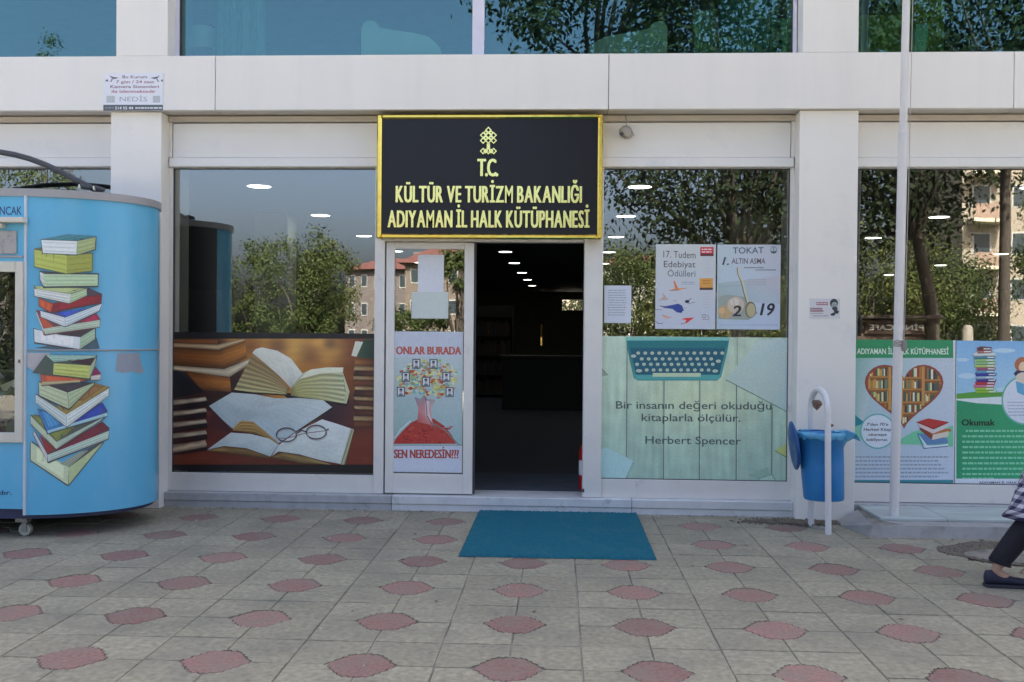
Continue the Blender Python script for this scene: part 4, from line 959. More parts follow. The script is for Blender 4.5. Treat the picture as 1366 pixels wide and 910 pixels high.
# lettering and the printed pile of books on the curved front
def kiosk_map(x, y, L):
    d = ray(x, y); off = .0012+.0003*L
    t = (yf-off-CAM.y)/d.y; p = CAM+d*t
    if p.x <= seamx+.006: return p
    a, b2 = KA+off, KB+off        # ray against the ellipse
    A = (d.x/a)**2+(d.y/b2)**2; B = 2*((CAM.x-KX)*d.x/a**2+(CAM.y-KY)*d.y/b2**2); Cc = ((CAM.x-KX)/a)**2+((CAM.y-KY)/b2)**2-1
    D = B*B-4*A*Cc
    t = (-B-math.sqrt(max(D, 0)))/(2*A); return CAM+d*t
pr = Print(kiosk_map, 0, 200, 3.5); pr.text('OYUNCAK', -82, 102, 303, 38, (36, 62, 104), .012); pr.build('lettering', kt)
pr = Print(kiosk_map, 0, 600, 7.58); pr.text('dır.', -14, 116, 455, 42, (24, 44, 84), .02, 0, .1); pr.build('lettering', kt)
pr = Print(kiosk_map, 30, 460, 4.55); pr.sub = 14
W1 = (206, 210, 204); dk = (48, 44, 52)
def bk(*polys):
    for k_, (pts, c) in enumerate(polys):
        if not k_: c = tuple(q*.6+r_*.4 for q, r_ in zip(c, (110, 122, 120)))
        pr.poly(pts, c)
        if k_ and len(pts) == 4 and sum(c) > 330:
            for v_, f_ in ((.18, .9), (.36, 1.05), (.52, .88), (.68, 1.04), (.84, .86)):
                a_ = (pts[0][0]*(1-v_)+pts[3][0]*v_, pts[0][1]*(1-v_)+pts[3][1]*v_); b_ = (pts[1][0]*(1-v_)+pts[2][0]*v_, pts[1][1]*(1-v_)+pts[2][1]*v_)
                L_ = math.hypot(b_[0]-a_[0], b_[1]-a_[1])
                if L_ > 40: pr.line([(a_[0]+(b_[0]-a_[0])*.04, a_[1]+(b_[1]-a_[1])*.04), (b_[0]-(b_[0]-a_[0])*.04, b_[1]-(b_[1]-a_[1])*.04)], 5, tuple(min(255, q*f_) for q in c))
        elif k_ and len(pts) >= 4:
            cx_ = sum(p_[0] for p_ in pts)/len(pts); cy_ = sum(p_[1] for p_ in pts)/len(pts)
            pr.poly([(cx_+(p_[0]-cx_)*.72, cy_+(p_[1]-cy_)*.72) for p_ in pts], tuple(min(255, q*1.12) for q in c))
bk(([(45, 595), (60, 585), (200, 690), (230, 720), (350, 650), (490, 588), (495, 596), (282, 858), (270, 856), (45, 705)], (60, 60, 60)), ([(50, 590), (210, 700), (282, 745), (276, 850), (50, 700)], (186, 196, 162)), ([(282, 745), (490, 592), (280, 850)], (172, 186, 140)), ([(225, 722), (350, 650), (400, 640), (284, 742)], (150, 160, 140)))
bk(([(70, 515), (155, 660), (485, 465), (528, 505), (524, 575), (155, 720), (62, 545)], (62, 40, 52)), ([(100, 545), (200, 632), (152, 662)], (138, 54, 54)), ([(210, 636), (485, 466), (526, 506), (300, 630), (155, 668)], (104, 44, 56)), ([(70, 522), (152, 668), (150, 710), (66, 545)], (196, 200, 196)), ([(153, 668), (526, 522), (520, 570), (155, 710)], (178, 198, 184)))
bk(([(50, 425), (200, 560), (330, 500), (505, 430), (500, 448), (205, 640), (48, 485)], (66, 70, 60)), ([(55, 425), (150, 530), (320, 500), (210, 585)], (120, 128, 66)), ([(50, 432), (207, 590), (205, 632), (50, 480)], (186, 198, 170)), ([(207, 590), (500, 436), (470, 462), (205, 632)], (170, 188, 170)))
bk(([(88, 388), (150, 545), (516, 436), (516, 400), (486, 350), (250, 440)], (34, 48, 88)), ([(90, 392), (150, 525), (250, 490), (160, 430)], (64, 122, 176)), ([(120, 400), (160, 500), (230, 480), (170, 420)], (84, 150, 196)), ([(320, 460), (486, 352), (516, 402), (330, 480)], (48, 66, 150)), ([(150, 522), (514, 412), (515, 432), (154, 538)], (158, 196, 204)))
bk(([(78, 296), (210, 380), (440, 232), (528, 255), (525, 310), (268, 504), (78, 350)], (84, 70, 50)), ([(210, 378), (440, 235), (525, 256), (268, 424), (90, 305)], (146, 128, 72)), ([(300, 340), (440, 240), (500, 252), (370, 340)], (130, 96, 60)), ([(80, 302), (266, 424), (266, 498), (80, 350)], (190, 202, 198)), ([(267, 424), (525, 264), (521, 310), (268, 498)], (200, 210, 206)))
bk(([(98, 222), (330, 232), (440, 228), (438, 244), (282, 398), (98, 312)], (36, 34, 40)), ([(190, 252), (332, 236), (410, 236), (276, 290)], (66, 60, 66)), ([(100, 228), (272, 290), (280, 388), (102, 306)], (180, 190, 156)), ([(275, 290), (432, 232), (434, 240), (282, 388)], (168, 184, 146)))
bk(([(445, 135), (478, 176), (472, 216), (415, 216), (360, 226), (115, 252), (108, 178)], (90, 40, 50)), ([(110, 182), (190, 190), (385, 208), (350, 226), (116, 226)], (176, 84, 58)), ([(116, 226), (350, 214), (350, 226), (116, 246)], (180, 170, 130)), ([(445, 140), (476, 177), (420, 190)], (134, 44, 88)), ([(418, 190), (476, 180), (471, 212), (414, 214)], (196, 196, 186)))
bk(([(140, 60), (455, 64), (440, 135), (405, 214), (182, 186), (60, 170)], (52, 60, 50)), ([(142, 62), (445, 66), (432, 84), (190, 104)], (152, 186, 172)), ([(280, 104), (440, 76), (412, 124)], (66, 48, 56)), ([(190, 112), (414, 127), (405, 204), (186, 180)], (180, 190, 108)), ([(412, 130), (448, 72), (438, 130), (407, 204)], (162, 180, 152)))
pr.o = (30, 300, 5.054)
bk(([(430, 790), (500, 760), (522, 835), (400, 845), (300, 845), (80, 830)], (40, 70, 92)))
bk(([(72, 695), (200, 735), (455, 695), (495, 690), (495, 775), (385, 850), (78, 800)], (46, 44, 52)), ([(200, 735), (455, 700), (388, 757)], (70, 60, 64)), ([(77, 702), (250, 742), (390, 758), (385, 838), (82, 790)], (200, 208, 210)), ([(391, 758), (488, 700), (488, 770), (386, 838)], (158, 184, 158)))
bk(([(90, 575), (120, 640), (410, 640), (500, 598), (526, 635), (522, 692), (150, 748), (140, 740)], (110, 44, 56)), ([(110, 600), (215, 690), (142, 695)], (182, 84, 58)), ([(400, 650), (500, 602), (522, 632), (420, 660)], (160, 50, 76)), ([(142, 700), (522, 642), (520, 688), (152, 738)], (178, 194, 174)), ([(92, 582), (140, 700), (146, 738), (95, 600)], (206, 206, 200)))
bk(([(118, 575), (285, 620), (538, 525), (520, 585), (288, 692), (122, 622)], (40, 50, 90)), ([(220, 592), (370, 572), (440, 555), (290, 624)], (62, 84, 170)), ([(120, 580), (286, 626), (286, 686), (125, 620)], (206, 212, 216)), ([(287, 626), (535, 532), (516, 580), (288, 686)], (194, 208, 210)))
bk(([(108, 490), (205, 528), (430, 475), (440, 422), (538, 465), (532, 530), (192, 596), (108, 548)], (58, 34, 50)), ([(110, 496), (205, 532), (190, 590), (112, 545)], (178, 82, 52)), ([(206, 532), (430, 484), (534, 472), (528, 524), (192, 590)], (128, 42, 50)))
bk(([(78, 405), (125, 425), (432, 425), (438, 478), (316, 536), (78, 485)], (70, 80, 70)), ([(82, 412), (125, 428), (428, 430), (325, 464), (100, 436)], (156, 168, 120)), ([(80, 432), (328, 468), (315, 528), (82, 480)], (202, 208, 204)), ([(329, 468), (430, 432), (434, 474), (317, 528)], (176, 196, 160)))
bk(([(116, 310), (300, 326), (515, 326), (512, 420), (140, 428), (116, 372)], (44, 42, 48)), ([(118, 318), (150, 332), (142, 415), (120, 370)], (196, 202, 194)), ([(140, 332), (508, 336), (507, 410), (146, 415)], (172, 196, 160)))
bk(([(78, 160), (120, 152), (475, 190), (475, 312), (300, 334), (78, 285)], (92, 92, 48)), ([(80, 168), (300, 208), (300, 328), (82, 280)], (174, 184, 92)), ([(301, 208), (468, 196), (468, 308), (301, 328)], (150, 156, 78)))
bk(([(122, 98), (300, 64), (500, 76), (494, 168), (368, 208), (130, 195)], (48, 70, 72)), ([(135, 96), (300, 66), (498, 79), (370, 106)], (74, 132, 142)), ([(126, 102), (368, 110), (364, 200), (138, 190)], (206, 214, 214)), ([(370, 110), (494, 84), (488, 163), (367, 202)], (158, 172, 122)))
pr.build('printed_books', kt)
pr = Print(kiosk_map, 0, 440, 3.25); pr.sub = 10
pr.poly([(118, 100), (215, 100), (238, 142), (220, 172), (200, 196), (160, 190), (118, 160)], (170, 166, 168)); pr.build('peeled_patch', kt)
pr = Print(kiosk_map, 0, 440, 3.25); pr.sub = 10; pr.poly([(510, 102), (605, 100), (612, 140), (625, 185), (600, 192), (575, 180), (540, 188), (500, 180), (505, 140)], (130, 138, 150))
pr.build('peeled_patch', kt)
# books and toys piled up behind the cabin's glass
bp2 = thing('book_pile', 'jumble of donated books and pale toys heaped behind the cabin window', 'books', (wx0+.6, yf+.3, wz0)); r = random.Random(21)
bcol = [mat('old_book_'+n, c, .7) for n, c in (('white', (.8, .8, .78)), ('brown', (.26, .15, .10)), ('blue', (.10, .16, .32)), ('dark', (.05, .05, .06)), ('cream', (.7, .66, .55)), ('green', (.08, .14, .08)))]
for k in range(70):
    x = r.uniform(wx0+.05, wx1-.01); z = wz0+r.uniform(.0, .50)*(1-.3*abs(x-wx0-.6)); y = yf+.10+r.uniform(0, .3)
    m = MB().box(-.09, .09, -.012-r.uniform(0, .02), .02, -.06, .06, bev=.003); Mx = Matrix.Rotation(r.uniform(0, 3), 3, 'Y') @ Matrix.Rotation(r.uniform(-.9, .9), 3, 'X')
    m.v = [tuple(Mx @ Vector(v)+Vector((x, y, z))) for v in m.v]; m.build('book', r.choice(bcol), bp2)
# bent tube arching over the roof with two spotlights
mb = MB(); path = []
for k in range(29):
    t = k/28; x0p = P(0, 201, -.7); x1p = P(138, 262, -.7)
    path.append((0, 0, 0))
pxs = [(-260, 262), (-235, 240), (-200, 222), (-150, 208), (-100, 201), (-50, 199), (0, 203), (20, 206.5), (40, 212), (60, 219.5), (80, 229), (100, 239.5), (115, 247), (130, 255), (140, 263)]
path = [P(a, b2, -.68) for a, b2 in pxs]
mb.tube(path, .022, 10).build('arch_tube', PIPE, kt)
for a_, b2 in ((114, 250), (133.5, 252)):
    c0 = P(a_, b2, -.72)
    s_ = MB().loft([[(c0.x+dx, c0.y+r_*math.cos(t*math.pi/5), c0.z+r_*math.sin(t*math.pi/5)+dx*-.25) for t in range(10)] for dx, r_ in ((-.035, .022), (.02, .018), (.035, .01))])
    so = s_.build('spotlight', PIPE, kt)
    MB().loft([[(c0.x+dx, c0.y-.004+r_*math.cos(t*math.pi/5), c0.z+.004+r_*math.sin(t*math.pi/5)) for t in range(10)] for dx, r_ in ((-.046, .019), (-.03, .017))]).build('lens', mat('spot_reflector', (.85, .82, .6), .2), so)

# ================================================================== PLATFORM, FLAGPOLE, BIN, MAT
pt = thing('stone_platform', 'low marble platform in front of the right shop window under the flagpole', 'platform', (5, -.3, 0))
PY = -.665
a = MB(); z = .088
a.add([(2.33, PY, -.03), (7.6, PY, -.03), (7.6, .086, -.03), (2.20, -.06, -.03), (2.36, PY+.02, z), (7.6, PY+.012, z), (7.6, .086, z), (2.44, .0, z)], [(0, 1, 5, 4), (1, 2, 6, 5), (2, 3, 7, 6), (3, 0, 4, 7), (4, 5, 6, 7)])
a.build('base_slab', mat('weathered_stone', (.34, .34, .335), .7, var=.15, vscale=12, bump=.4, dirt=(.17, .16, .15), dscale=6, dlo=.5, dhi=.75), pt)
xs = [2.47, 2.98, 3.9, 4.8, 5.7, 6.6, 7.6]
for p_, q_ in zip(xs[:-1], xs[1:]): bx('marble_slab', MARBLE_V, pt, p_+.003, q_-.003, -.46, .086, z, z+.024, .004)
a = MB(); a.add([(2.36, PY+.02, z+.001), (2.44, .0, z+.001), (2.466, .0, z+.001), (2.466, -.45, z+.001), (2.60, -.62, z+.001)], [(0, 1, 2, 3, 4)]); a.build('mortar_edge', CEMENT, pt, fix=False)
fpz = z+.001
pb = G(1192.5, 692, z); top = P(1209, 0, pb.y)
fp_ = thing('flagpole', 'tall thin white metal flagpole leaning slightly on the stone platform', 'flagpole', (pb.x, pb.y, z))
dirv = (Vector((top.x, pb.y, top.z))-Vector((pb.x, pb.y, z))).normalized(); pa = lambda h: Vector((pb.x, pb.y, z))+dirv*((h-z)/dirv.z)
zj = P(1204, 177, pb.y).z
MB().tube([pa(z), pa(zj)], .0355, 16).build('pole', POLE, fp_)
MB().tube([pa(zj-.02), pa(8.5)], .0285, 16).build('pole', POLE, fp_)
MB().tube([pa(zj-.008), pa(zj+.004), pa(zj+.012)], [.0365, .0365, .029], 16).build('joint_ring', POLE, fp_)
zc = P(1195, 458, pb.y).z
cl = MB(); c0 = pa(zc)
for k in range(4):
    r_ = random.Random(k); cl.tube([c0+Vector((.038*math.cos(t*.6), .038*math.sin(t*.6), (k-1.5)*.014+r_.uniform(-.004, .004))) for t in range(12)], .005, 5)
cl.build('rope_wrap', mat('grey_rope', (.38, .36, .33), .9, var=.3, vscale=60), fp_)
MB().box(c0.x+.02, c0.x+.05, c0.y-.05, c0.y-.03, c0.z-.06, c0.z+.02, bev=.004).build('cleat', mat('old_cleat', (.25, .23, .22), .6), fp_)
rp = MB().tube([pa(zc)+Vector((.034, -.03, 0)), pa(zc+1.2)+Vector((.040, -.032, 0)), pa(8.4)+Vector((.032, -.03, 0))], .003, 5).build('halyard', mat('grey_rope2', (.40, .38, .35), .9), fp_)
MB().tube([pa(8.5), pa(8.56)], [.035, .01], 12).build('finial', POLE, fp_)
MB().lathe(pb.x, pb.y, [(.05, z-.002), (.047, z+.004), (.036, z+.009)], 18).build('weld_collar', POLE, fp_)

# litter bin hanging in a bent tube
fb = G(1105, 713); bb = G(1082, 700)
bt = thing('litter_bin', 'blue plastic litter bin hung in a bent white tube stand beside the right pillar', 'bin', (2.03, -.4, 0))
ztop = P(1092, 517, -.4).z
path = [Vector((fb.x, fb.y, -.01)), Vector((fb.x-.01, fb.y, .6)), Vector((fb.x-.012, fb.y+.005, ztop-.20))]
c1 = (path[-1].x, path[-1].y); c2 = (bb.x-.012, bb.y)
for k in range(9):
    t = math.pi*k/8; m_ = (1-math.cos(t))/2
    path.append(Vector((c1[0]+(c2[0]-c1[0])*m_, c1[1]+(c2[1]-c1[1])*m_, ztop-.17+.155*math.sin(t))))
path += [Vector((bb.x-.01, bb.y, ztop-.25)), Vector((bb.x, bb.y, -.01))]
MB().tube(path, .0235, 14).build('tube_stand', TUBEW, bt)
b0 = P(1099, 666, -.40); b1 = P(1094.5, 577, -.40)
rb = (P(1126, 666, -.4).x-P(1072.5, 666, -.4).x)/2; rt2 = (P(1124, 578, -.4).x-P(1064.5, 578, -.4).x)/2
def ringp(c, r, n=28, sy=.85): return [(c.x+r*math.cos(2*math.pi*k/n), c.y+r*sy*math.sin(2*math.pi*k/n), c.z) for k in range(n)]
lp = lambda t: b0.lerp(b1, t)
m = MB()
m.loft([ringp(lp(0), rb*.96), ringp(lp(.02), rb), ringp(lp(.5), (rb+rt2)/2*1.01), ringp(lp(.93), rt2*.99), ringp(lp(.94), rt2*1.06), ringp(lp(1.0), rt2*1.08), ringp(lp(1.0), rt2*.98), ringp(lp(.9), rt2*.93), ringp(lp(.05), rb*.93)], cap=True)
m.build('bucket', BINB, bt)
# open lid hanging down at the left side
lx = P(1063.5, 595, -.42); m = MB()
n = 24; rz = (P(1064, 562, -.42).z-P(1064, 627, -.42).z)/2; zc_ = P(1064, 595, -.42).z
def disc(off, sc): return [(lx.x-.018+off+.035*math.sin(-2*math.pi*k/n)*.6, -.40+.15*sc*math.cos(2*math.pi*k/n), zc_+rz*sc*math.sin(2*math.pi*k/n)) for k in range(n)]
m.loft([disc(.012, .86), disc(.0, 1.0), disc(-.008, 1.0), disc(-.016, .8), disc(-.018, .3)]); m.build('lid', mat('dark_blue_lid', (.01, .075, .26), .35, var=.1), bt)
# thin bag turned over the rim
m = MB(); n = 40; rr = random.Random(31); rings = []
for t, ex in ((1.01, 1.0), (1.02, 1.06), (1.005, 1.12), (.97, 1.125), (.94, 1.10), (.915, 1.07)):
    c = lp(t); rings.append([(c.x+rt2*ex*(1+rr.uniform(-.02, .03))*math.cos(2*math.pi*k/n), c.y+rt2*ex*.85*(1+rr.uniform(-.02, .03))*math.sin(2*math.pi*k/n), c.z+(rr.uniform(-.012, .010) if t < .95 else rr.uniform(-.005, .005))) for k in range(n)])
m.loft(rings, cap=False); c = lp(1.0)
fl = [(.10, 0, .02), (.18, -.02, .035), (.25, -.02, .01), (.29, .0, -.05), (.24, .02, -.03), (.19, .03, -.06), (.14, .02, -.16), (.11, .02, -.10)]
m.add([(c.x+x, c.y-.06+y, c.z+zz-.01) for x, y, zz in fl]+[(c.x+x, c.y-.01+y, c.z+zz-.004) for x, y, zz in fl], [tuple(range(8)), tuple(range(8, 16))]+[(k, (k+1) % 8, 8+(k+1) % 8, 8+k) for k in range(8)])
m.build('bag', BAG, bt)
for (x, y, s_) in ((1092.5, 541, .042), (1104.5, 567, .022)):
    q = P(x, y, -.45); m = MB(); rr = random.Random(int(x)); 
    for k in range(5): m.lathe(q.x+rr.uniform(-.014, .014), -.5+rr.uniform(-.02, .02) if x > 1100 else -.38, [(.002, q.z-s_+k*.01), (s_*rr.uniform(.5, .9), q.z-s_*.4+k*.008), (s_*.6, q.z+s_*.3+k*.006), (.002, q.z+s_*.7)], 7)
    m.build('hinge', RUST, bt)

# teal mat
m0, m1, m2, m3 = G(615, 744), G(875, 744), G(848, 684.5), G(638, 683)
X0, X1, Y0, Y1 = -.655, .665, -1.545, .085
mt = MB(); nx, ny = 130, 150; rr = random.Random(17)
vs = [(X0+(X1-X0)*i/nx+(rr.uniform(-.004, .004) if i in (0, nx) else 0), Y0+(Y1-Y0)*j/ny+(rr.uniform(-.004, .004) if j in (0, ny) else 0), (.014+rr.uniform(0, .008)) if 0 < i < nx and 0 < j < ny else .002) for j in range(ny+1) for i in range(nx+1)]
mt.add(vs, [(j*(nx+1)+i, j*(nx+1)+i+1, (j+1)*(nx+1)+i+1, (j+1)*(nx+1)+i) for j in range(ny) for i in range(nx)])
tag(mt.build('door_mat', MATT, loc=(0, -.7, 0), fix=False), 'teal bristle door mat lying on the paving before the doorway', 'mat')

# small beige siren sagging from the shutter rail
q = P(835, 176, .12); st_ = thing('alarm_siren', 'small round beige device dangling from the shutter rail right of the sign', 'siren', (q.x, .1, q.z))
SB = mat('aged_beige_plastic', (.36, .33, .28), .5, var=.1)
m = MB(); m.loft([[(q.x-.004+r_*math.cos(t*math.pi/8), .13-dy, q.z+r_*math.sin(t*math.pi/8)-dy*.15) for t in range(16)] for dy, r_ in ((0, .045), (.02, .055), (.05, .050), (.065, .03), (.068, .008))]); m.build('housing', SB, st_)
m = MB().tube([(q.x-.035, .07, q.z-.028), (q.x-.04, .055, q.z-.03)], [.016, .016], 10); m.build('lens', RUBBER, st_)
m = MB().tube([(q.x+.0, .12, q.z+.04), (q.x+.004, .10, q.z+.09), (q.x-.004, .13, q.z+.13), (q.x, .16, q.z+.15)], .005, 6); m.build('cable', SB, st_)
m = MB().tube([(q.x+.05, .12, q.z+.0), (q.x+.062, .09, q.z-.03), (q.x+.03, .08, q.z-.06), (q.x-.02, .08, q.z-.065)], .005, 6); m.build('cable', SB, st_)

# ================================================================== INSIDE
pend = thing('ceiling_light', 'round recessed ceiling light inside the building', 'ceiling light', (0, 0, 2.95), 'round ceiling lights inside the ground floor')
MB().lathe(0, 0, [(.135, 2.948), (.14, 2.938), (.118, 2.934), (.118, 2.946)], 20).build('rim', mat('lamp_rim', (.6, .6, .6), .4), pend, loc=(0, 0, 2.95)).location = (0, 0, 0)
MB().lathe(0, 0, [(.117, 2.944), (.115, 2.936)], 20).build('diffuser', LAMP, pend, loc=(0, 0, 2.95)).location = (0, 0, 0)
rowsY = (1.5, 3.87, 6.4, 9.1, 11.85, 15, 18, 21.2)
first = True
for X, rows, lab in ((-3.0, rowsY[:5], 'left shop window'), (-1.06, rowsY[3:], 'dark doorway'), (.76, rowsY[:6], 'right shop window'), (4.5, rowsY[:6], 'window behind the flagpole'), (7.5, rowsY[3:7], 'window behind the flagpole')):
    for y in rows:
        o = pend if first else copy_tree(pend); first = False
        o.location = (X+.012*y, y, 2.948); o['label'] = ('nearest', 'second', 'third', 'fourth', 'fifth', 'sixth', 'seventh', 'farthest')[rows.index(y)]+' round ceiling light seen through the '+lab+(', right row' if X > 7 else ', left row' if X > 4 else '')
        o['group'] = 'ceiling lights seen through the '+lab
bx('daylit_floor_sheet', mat('daylit_floor_blue', (.06, .075, .10), .95, var=.2), lib, -.9, .9, .50, 1.5, .119, .128)  # added sheet; its paler blue stands in for daylight on the floor
sh0 = thing('bookcase', 'dim bookcase with rows of books deep inside on the left of the doorway', 'bookcase', (-1.6, 13, .12)); r = random.Random(2)
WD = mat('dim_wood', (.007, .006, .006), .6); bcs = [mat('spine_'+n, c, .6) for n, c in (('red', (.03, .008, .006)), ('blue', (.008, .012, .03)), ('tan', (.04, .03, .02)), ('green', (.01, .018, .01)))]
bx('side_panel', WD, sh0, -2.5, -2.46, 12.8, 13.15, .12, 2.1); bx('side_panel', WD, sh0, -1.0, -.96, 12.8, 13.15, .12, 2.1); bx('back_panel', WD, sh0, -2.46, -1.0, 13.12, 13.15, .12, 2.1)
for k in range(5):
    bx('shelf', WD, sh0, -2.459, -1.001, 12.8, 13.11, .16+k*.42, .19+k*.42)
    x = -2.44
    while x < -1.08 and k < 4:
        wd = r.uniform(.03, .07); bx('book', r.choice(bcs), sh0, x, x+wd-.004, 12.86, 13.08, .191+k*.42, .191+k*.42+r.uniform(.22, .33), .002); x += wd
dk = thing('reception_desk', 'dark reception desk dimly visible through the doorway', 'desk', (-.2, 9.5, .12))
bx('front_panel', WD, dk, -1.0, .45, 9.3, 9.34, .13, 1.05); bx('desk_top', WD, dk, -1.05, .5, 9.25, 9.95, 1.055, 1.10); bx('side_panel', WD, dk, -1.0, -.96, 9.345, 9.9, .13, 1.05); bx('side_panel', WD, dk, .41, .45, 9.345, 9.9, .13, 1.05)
# fire extinguisher behind the right jamb
q = P(777, 605, .55); ex = thing('fire_extinguisher', 'red fire extinguisher with white band just inside the right door jamb', 'fire extinguisher', (q.x+.04, .55, .12))
def extinguisher(t, x, y, z, red, wht):
    MB().lathe(x, y, [(.065, z), (.07, z+.02), (.07, z+.34), (.05, z+.40), (.022, z+.43), (.02, z+.45)], 18).build('cylinder', red, t)
    MB().lathe(x, y, [(.0715, z+.14), (.0715, z+.27)], 18).build('label_band', wht, t)
    MB().box(x-.02, x+.08, y-.012, y+.012, z+.45, z+.475, bev=.004).box(x-.01, x+.09, y-.01, y+.01, z+.49, z+.505, bev=.003).build('handle', RUBBER, t)
    MB().tube([(x+.02, y, z+.45), (x+.10, y, z+.42), (x+.10, y, z+.15)], .012, 8).build('hose', RUBBER, t)
extinguisher(ex, q.x+.04, .55, .12, mat('extinguisher_red', (.45, .01, .01), .3), mat('white_label', (.7, .7, .7), .5))
# upper floor things seen through the teal glass
q = P(270, 60, .55); e2 = thing('fire_extinguisher', 'large extinguisher with pale label behind the upper window, left corner', 'fire extinguisher', (q.x, .55, 3.5))
m = MB().lathe(q.x, .55, [(.10, 3.5), (.105, 3.52), (.105, 4.02), (.085, 4.10), (.04, 4.16), (.035, 4.2)], 20).build('cylinder', mat('extinguisher_dark_red', (.30, .04, .03), .3), e2)
a_ = P(262, 38, .55); b_ = P(278, 66, .55); MB().lathe(q.x, .55, [(.107, b_.z), (.107, a_.z)], 20).build('label_band', mat('pale_label', (.75, .80, .75), .5), e2)
MB().box(q.x-.03, q.x+.1, .53, .57, 4.2, 4.23, bev=.004).build('handle', RUBBER, e2)
SOFA = mat('pale_green_upholstery', (.78, .90, .76), .7)
def bench_end(pts, label, y=.62, mm=SOFA):
    q = [P(a, b2, y) for a, b2 in pts]; t = thing('armchair', label, 'armchair', (q[0].x, y, 3.5))
    fr_ = [(v.x, y, v.z) for v in q]; bk_ = [(v.x, y+.10, v.z) for v in q]; n = len(q)
    MB().add(fr_+bk_, [tuple(range(n)), tuple(range(n, 2*n))]+[(k, (k+1) % n, n+(k+1) % n, n+k) for k in range(n)]).build('side_panel', mm, t)
    x0 = min(v.x for v in q); x1 = max(v.x for v in q)
    bx('seat', mm, t, x0, x1, y+.10, y+.7, 3.62, 3.85, .03); bx('leg', RUBBER, t, x0+.03, x0+.07, y+.3, y+.36, 3.5, 3.62); bx('leg', RUBBER, t, x1-.07, x1-.03, y+.3, y+.36, 3.5, 3.62)
bench_end([(482, 90), (482, 38), (485, 31), (491, 27.5), (499, 28), (504, 33), (507, 37), (530, 41), (552, 44), (570, 48), (580, 56), (588, 66), (592, 90)], 'pale green high armed chair behind the upper window, left of the mullion')
bench_end([(783, 90), (785, 66), (794, 56), (808, 49), (830, 45), (850, 42), (866, 38), (872, 31), (879, 28), (886, 29), (890, 36), (890, 90)], 'pale green high armed chair behind the upper window, right of the mullion')
bench_end([(926, 90), (926, 14), (955, 12), (957, 90)], 'dark green upright chair back behind the upper window between bench and streaky curtain', .7, mat('mid_green_cloth', (.36, .52, .28), .8))
bench_end([(1042, 90), (1042, 25), (1063, 24), (1063, 90)], 'light green panel like chair back at the right end of the central upper window', .5, mat('bright_green_cloth', (.45, .85, .6), .8))
bench_end([(1140, 90), (1140, 20), (1205, 19), (1206, 90)], 'broad olive chair back behind the upper right window, left of the pole', .7, mat('olive_cloth', (.34, .34, .08), .8))
bench_end([(1214, 90), (1214, 0), (1259, -6), (1259, 90)], 'tall olive chair back behind the upper right window, right of the pole', .9, MATS['olive_cloth'])
bench_end([(1219, 90), (1222, 32), (1239, 33), (1236, 62), (1232, 90)], 'small bright green chair back before the tall olive one', .5, MATS['bright_green_cloth'])
def curtain(name, px0, px1, label, seed):
    a0 = P(px0, 40, .34).x; a1 = P(px1, 40, .34).x; rr = random.Random(seed); pts = []; n = int((a1-a0)/.012)
    ph = 0
    for k in range(n+1):
        ph += rr.uniform(.35, 1.1); pts.append((a0+(a1-a0)*k/n, .34+.035*math.sin(ph)))
    vs = [(x, y, 3.6) for x, y in pts]+[(x+rr.uniform(-.01, .01), y*1.0+rr.uniform(-.02, .02), 4.5) for x, y in pts]+[(x, y, 5.6) for x, y in pts]; N_ = n+1
    o = MB().add(vs, [(k, k+1, N_+k+1, N_+k) for k in range(n)]+[(N_+k, N_+k+1, 2*N_+k+1, 2*N_+k) for k in range(n)]).build(name, mat('sheer_curtain', (.16, .34, .30), .5, var=.3, vscale=30, stretch=(6, 1, .4)), loc=(a0, .34, 3.5), fix=False)
    tag(o, label, 'curtain')
curtain('curtain', 288, 355, 'thin streaky curtain behind the upper window beside the extinguisher', 1)
curtain('curtain', 960, 1040, 'crumpled teal curtain behind the right end of the central upper window', 2)

